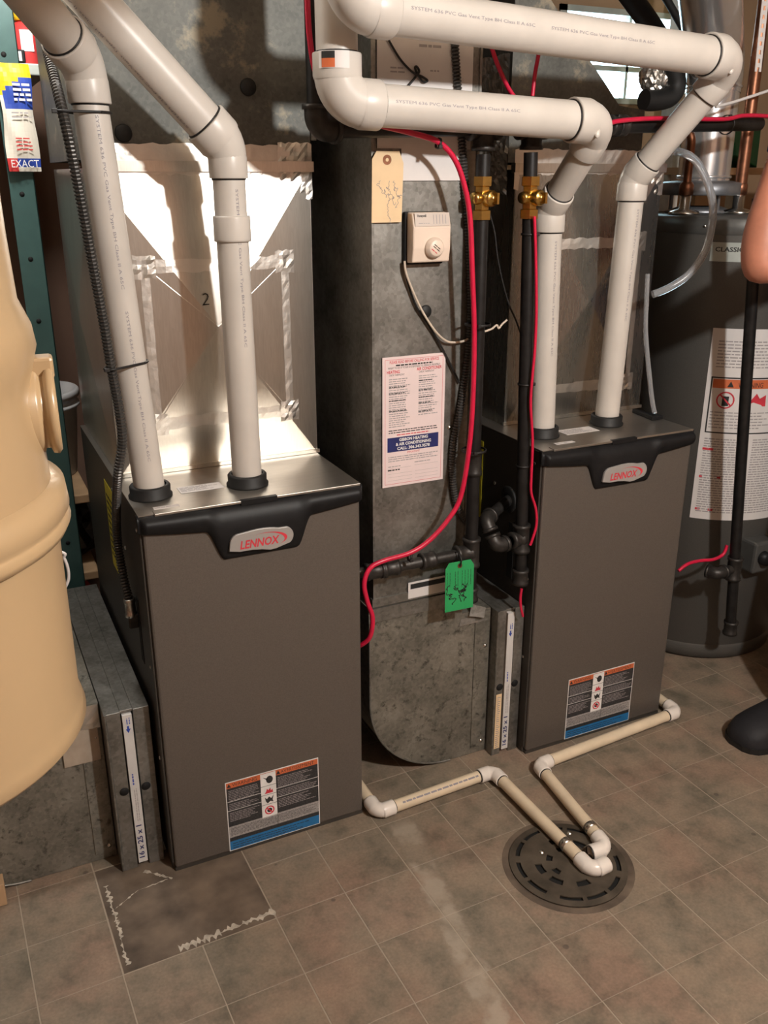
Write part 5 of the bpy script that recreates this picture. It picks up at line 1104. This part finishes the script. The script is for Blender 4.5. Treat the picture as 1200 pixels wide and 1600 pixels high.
# hanging product bag under the top shelf
yb2 = SY0+0.0; a = WY(38, 100, 2.43); b = WY(42, 268, 2.43)
F = frame((WY(40, 268, 2.425).x, 2.425, WY(40, 268, 2.425).z), (1, 0.12, 0), (0.0, 0, 1)); ht = a.z-b.z; hw_ = 0.036
m = MB(); nx, nz = 10, 24; vs = []
def bag(x, z, side):
    e_ = max(0, 1-abs(2*x-1)**2.2)*max(0.12, 1-abs(2*z-1)**4); return side*0.012*e_
for side in (1, -1):
    for i in range(nx+1):
        for k in range(nz+1):
            xx, z = i/nx, k/nz; vs.append(((xx*2-1)*hw_*(1.0+0.06*math.sin(z*9)), z*ht, bag(xx, z, side)+0.002*math.sin(xx*9+z*14)))
def bmat(xx, z):
    if z < 0.14: return 'bag_red' if xx < 0.26 and z > 0.02 else ('ink_blue' if z > 0.025 else 'bag_white')
    if z < 0.60: return 'bag_white'
    if z < 0.86: return 'ink_blue' if z < 0.72+0.22*xx and xx > 0.12 else ('bag_yellow' if z > 0.72 else 'bag_white')
    return 'bag_yellow'
for s_ in range(2):
    for i in range(nx):
        for k in range(nz):
            o = s_*(nx+1)*(nz+1); f = (o+i*(nz+1)+k, o+(i+1)*(nz+1)+k, o+(i+1)*(nz+1)+k+1, o+i*(nz+1)+k+1)
            m.add([vs[j] for j in f], [(0, 1, 2, 3) if s_ == 0 else (3, 2, 1, 0)], bmat((i+.5)/nx, (k+.5)/nz), True, F)
m.text('EXACT', -0.034, 0.009, 0.024, 0.0165, 'white', F, 'LEFT', 0.062)
m.greek(-0.018, ht*0.47, 0.028, ht*0.58, 0.009, 0.0165, 'ink_pale', F, .7, 71, .35); m.greek(-0.016, ht*0.20, 0.022, ht*0.34, 0.008, 0.0165, 'bag_red', F, .8, 72, .35); m.greek(-0.008, ht*0.62, 0.032, ht*0.84, 0.0105, 0.0165, 'paper', F, .9, 73, .5)
tag(m.build('product_bag'), 'yellow, blue and clear product bag hanging from the top shelf', 'bag')
# things on the top shelf
zs = 1.6855
q = WY(38, 55, 2.535)
rb = thing('spray_bottle', (q.x, 2.535, zs), 'red glossy bottle with a yellow cap on the top shelf', 'bottle')
zt = WY(38, 20, 2.50).z
MB().lathe([(0.0, 0), (0.034, 0), (0.036, 0.006), (0.036, (zt-zs)*0.62), (0.028, (zt-zs)*0.78), (0.016, (zt-zs)*0.86), (0.014, (zt-zs)*0.9)], 'bag_red', (q.x, 2.535, zs), 28).build('bottle_body', rb)
MB().lathe([(0.015, (zt-zs)*0.88), (0.022, (zt-zs)*0.88), (0.022, (zt-zs)*1.08), (0.0, (zt-zs)*1.1)], 'bag_yellow', (q.x, 2.535, zs), 20).build('bottle_cap', rb)
MB().box((-0.014, -0.037, 0.03), (0.014, -0.0345, 0.075), 'white', Matrix.Translation((q.x, 2.535, zs))).build('bottle_label', rb)
q = WY(4, 45, 2.52); tag(MB().lathe([(0.0, 0), (0.03, 0), (0.032, 0.004), (0.032, 0.11), (0.028, 0.12), (0.0, 0.122)], 'white', (q.x-0.012, 2.52, zs), 24).lathe([(0.0325, 0.02), (0.0325, 0.06)], 'green_plastic', (q.x-0.012, 2.52, zs), 24).build('white_can'), 'white can with a green band at the top left corner', 'can')
q = WY(22, 88, 2.46); tag(MB().box((q.x-0.022, 2.452, zs), (q.x+0.024, 2.475, zs+0.028), 'blackp', None, 0.003).box((q.x+0.006, 2.4515, zs+0.004), (q.x+0.016, 2.452, zs+0.024), 'paper').build('black_cassette'), 'small black cassette at the edge of the top shelf', 'box')
# wood offcut on the floor
q = WZ(6, 1405); tag(MB().box((q.x-0.09, q.y-0.02, 0), (q.x+0.006, q.y+0.016, 0.055), 'wood', None, 0.002).build('wood_offcut'), 'short wood offcut on the floor at the lower left edge', 'wood block')

# ================================================================== the person at the right edge
def skin_mesh(name, verts, edges, radii, mat, root=0, sub=2, parent=None):
    me = bpy.data.meshes.new(name); me.from_pydata([tuple(v) for v in verts], edges, []); ob = bpy.data.objects.new(name, me); COL.objects.link(ob)
    md = ob.modifiers.new('skin', 'SKIN'); md.use_smooth_shade = True
    for i, r_ in enumerate(radii):
        sv = me.skin_vertices[0].data[i]; sv.radius = (r_, r_) if not isinstance(r_, tuple) else r_; sv.use_root = (i == root)
    s_ = ob.modifiers.new('sub', 'SUBSURF'); s_.levels = sub; s_.render_levels = sub
    me.materials.append(M[mat])
    if parent is not None: setpar(ob, parent)
    return ob
PB = Vector((2.00, 1.56, 0))      # standing, facing -x, one forearm raised
V = []; E_ = []; RA = []
def av(p, r, frm=None):
    V.append(Vector(p)); RA.append(r)
    if frm is not None: E_.append((frm, len(V)-1))
    return len(V)-1
pel = av((2.13, 1.55, 0.96), (0.135, 0.11)); wst = av((2.13, 1.55, 1.12), (0.135, 0.105), pel); che = av((2.11, 1.55, 1.33), (0.15, 0.115), wst); sho = av((2.11, 1.55, 1.46), (0.115, 0.085), che); nk = av((2.08, 1.55, 1.555), 0.056, sho)
jw = av((2.055, 1.55, 1.63), 0.066, nk); hd_ = av((2.065, 1.55, 1.70), 0.088, jw); ht_ = av((2.075, 1.55, 1.775), 0.070, hd_); ns = av((1.965, 1.55, 1.685), 0.012, hd_)
EL = Vector((1.678, 1.545, 1.232)); WRI = Vector((1.726, 1.560, 1.500))
sL = av((2.05, 1.41, 1.44), 0.068, sho); ua = av((1.875, 1.475, 1.335), 0.056, sL); el = av(EL, 0.047, ua); fa = av(EL.lerp(WRI, 0.35)+Vector((-0.006, 0, 0)), 0.046, el); wr = av(WRI, 0.029, fa)
pm = av(WRI+Vector((0.016, 0.004, 0.055)), 0.034, wr); 
for k, (dy, ln) in enumerate(((-0.030, 0.9), (-0.010, 1.0), (0.010, 0.95), (0.029, 0.78))):
    b0 = V[pm]+Vector((0.008, dy, 0.030)); a_ = av(b0, 0.0105, pm); b_ = av(b0+Vector((0.016, dy*0.2, 0.036*ln)), 0.0095, a_); c_ = av(V[b_]+Vector((0.026, 0, 0.014*ln)), 0.0088, b_); av(V[c_]+Vector((0.018, 0, -0.010)), 0.0075, c_)
th = av(V[wr]+Vector((0.034, -0.026, 0.040)), 0.012, pm); th2 = av(V[th]+Vector((0.024, -0.006, 0.028)), 0.0105, th); av(V[th2]+Vector((0.016, 0.004, 0.022)), 0.009, th2)
sR = av((2.12, 1.70, 1.44), 0.068, sho); ur = av((2.17, 1.715, 1.28), 0.054, sR); er = av((2.21, 1.70, 1.14), 0.046, ur); fr = av((2.17, 1.70, 1.04), 0.042, er); w2 = av((2.13, 1.70, 0.94), 0.028, fr); p2 = av((2.12, 1.70, 0.885), 0.033, w2)
for k, dx in enumerate((-0.028, -0.010, 0.009, 0.026)):
    a_ = av(V[p2]+Vector((dx, 0, -0.034)), 0.010, p2); b_ = av(V[a_]+Vector((0, -0.006, -0.034)), 0.009, a_); av(V[b_]+Vector((0, -0.012, -0.022)), 0.0078, b_)
t1 = av(V[p2]+Vector((-0.036, -0.012, 0.002)), 0.0115, p2); av(V[t1]+Vector((-0.012, -0.012, -0.030)), 0.0095, t1)
for sgn, fx, fy in ((-1, 2.00, 1.465), (1, 2.42, 1.66)):
    hp_ = av((2.13, 1.58+sgn*0.085, 0.90), 0.095, pel); kn = av(((fx+2.13)/2, (fy+1.58+sgn*0.085)/2, 0.48), 0.060, hp_); ank = av((fx+0.01, fy, 0.095), 0.042, kn); av((fx-0.12, fy-0.004, 0.045), (0.040, 0.032), ank)
person = skin_mesh('person', V, E_, RA, 'skin', 0, 2)
tag(person, 'person in dark clothes with one bare forearm raised, cut off by the right edge', 'person'); ORG[person.name] = Vector((0, 0, 0))
# clothing
sv = [Vector((2.13, 1.55, 0.88)), Vector((2.13, 1.55, 1.12)), Vector((2.11, 1.55, 1.33)), Vector((2.11, 1.55, 1.46)), Vector((2.085, 1.55, 1.51)), Vector((2.05, 1.41, 1.44)), Vector((1.95, 1.445, 1.385)), Vector((1.84, 1.487, 1.315)), Vector((2.12, 1.70, 1.44)), Vector((2.17, 1.715, 1.28))]
skin_mesh('shirt', sv, [(0, 1), (1, 2), (2, 3), (3, 4), (3, 5), (5, 6), (6, 7), (3, 8), (8, 9)], [(0.165, 0.145), (0.165, 0.135), (0.185, 0.150), (0.150, 0.125), 0.082, 0.098, 0.080, 0.074, 0.098, 0.076], 'shirt', 0, 2, person)
tv_ = [Vector((2.13, 1.55, 1.08)), Vector((2.13, 1.55, 0.94)), Vector((2.13, 1.495, 0.86)), Vector((2.065, 1.480, 0.48)), Vector((2.012, 1.465, 0.055)), Vector((2.13, 1.665, 0.86)), Vector((2.275, 1.6625, 0.48)), Vector((2.43, 1.66, 0.055))]
skin_mesh('trousers', tv_, [(0, 1), (1, 2), (2, 3), (3, 4), (1, 5), (5, 6), (6, 7)], [(0.145, 0.12), (0.155, 0.135), 0.112, 0.078, 0.072, 0.108, 0.078, 0.072], 'denim', 0, 2, person)
def shoe(fx, fy, ang):
    m = MB(); st_ = []; T = Matrix.Translation((fx, fy, 0)) @ Matrix.Rotation(ang, 4, 'Z')
    secs = [(0.085, 0.034, 0.075), (0.070, 0.044, 0.105), (0.02, 0.048, 0.115), (-0.03, 0.050, 0.110), (-0.08, 0.058, 0.094), (-0.13, 0.064, 0.082), (-0.17, 0.062, 0.074), (-0.20, 0.052, 0.062), (-0.216, 0.036, 0.048), (-0.224, 0.018, 0.032)]
    vs = []; n = 12
    for (x, hw2, h2) in secs:
        for k in range(n+1):
            a = math.pi*k/n; vs.append((x, -hw2*math.cos(a)*(1 if 0 < k < n else 1), 0.012+(h2-0.012)*math.sin(a)**0.6))
    fs = [(i*(n+1)+k, (i+1)*(n+1)+k, (i+1)*(n+1)+k+1, i*(n+1)+k+1) for i in range(len(secs)-1) for k in range(n)]
    fs += [tuple(range(n+1)), tuple(range((len(secs)-1)*(n+1), len(secs)*(n+1)))[::-1]]
    m.add(vs, fs, 'shoe', True, T); sh = m.build('shoe', person); 
    out = [(x, -hw2-0.004) for (x, hw2, _) in secs]+[(x, hw2+0.004) for (x, hw2, _) in secs[::-1]]
    s2 = MB().prism(out, 0.016, 'rubber', T @ Matrix.Translation((0, 0, 0.0005))); so = s2.build('sole', sh)
shoe(1.965, 1.465, R(4)); shoe(2.39, 1.66, R(-8))
hr = MB(); bm = bmesh.new(); bmesh.ops.create_icosphere(bm, subdivisions=3, radius=1)
for v in bm.verts: v.co = Vector((v.co.x*0.100+2.085, v.co.y*0.089+1.55, max(v.co.z, -0.35 if v.co.x > -0.1 else 0.35)*0.095+1.742))
hr.bm(bm, 'hair', True); hr.build('hair', person)
for sgn in (-1, 1):
    MB().lathe([(0.0, -0.010), (0.008, -0.006), (0.010, 0.0), (0.008, 0.006), (0.0, 0.010)], 'eye', (1.993, 1.55+sgn*0.030, 1.700), 12, (1, 0, 0)).build('eye', person)
    MB().prism([(0.012*math.cos(R(a)), 0.028*math.sin(R(a))) for a in range(0, 360, 30)], 0.014, 'skin', frame((2.075, 1.55+sgn*0.088-0.007, 1.69), (1, 0, 0), (0, 0, 1)), 0.004).build('ear', person)
MB().box((1.978, 1.528, 1.640), (1.986, 1.572, 1.647), 'bag_red', None, 0.002).build('mouth', person)
MB().lathe([(0.031, -0.007), (0.034, -0.006), (0.034, 0.006), (0.031, 0.007)], 'ink_navy', WRI+Vector((0.0, 0, -0.004)), 24, (0.18, 0.05, 1)).build('watch_band', person)
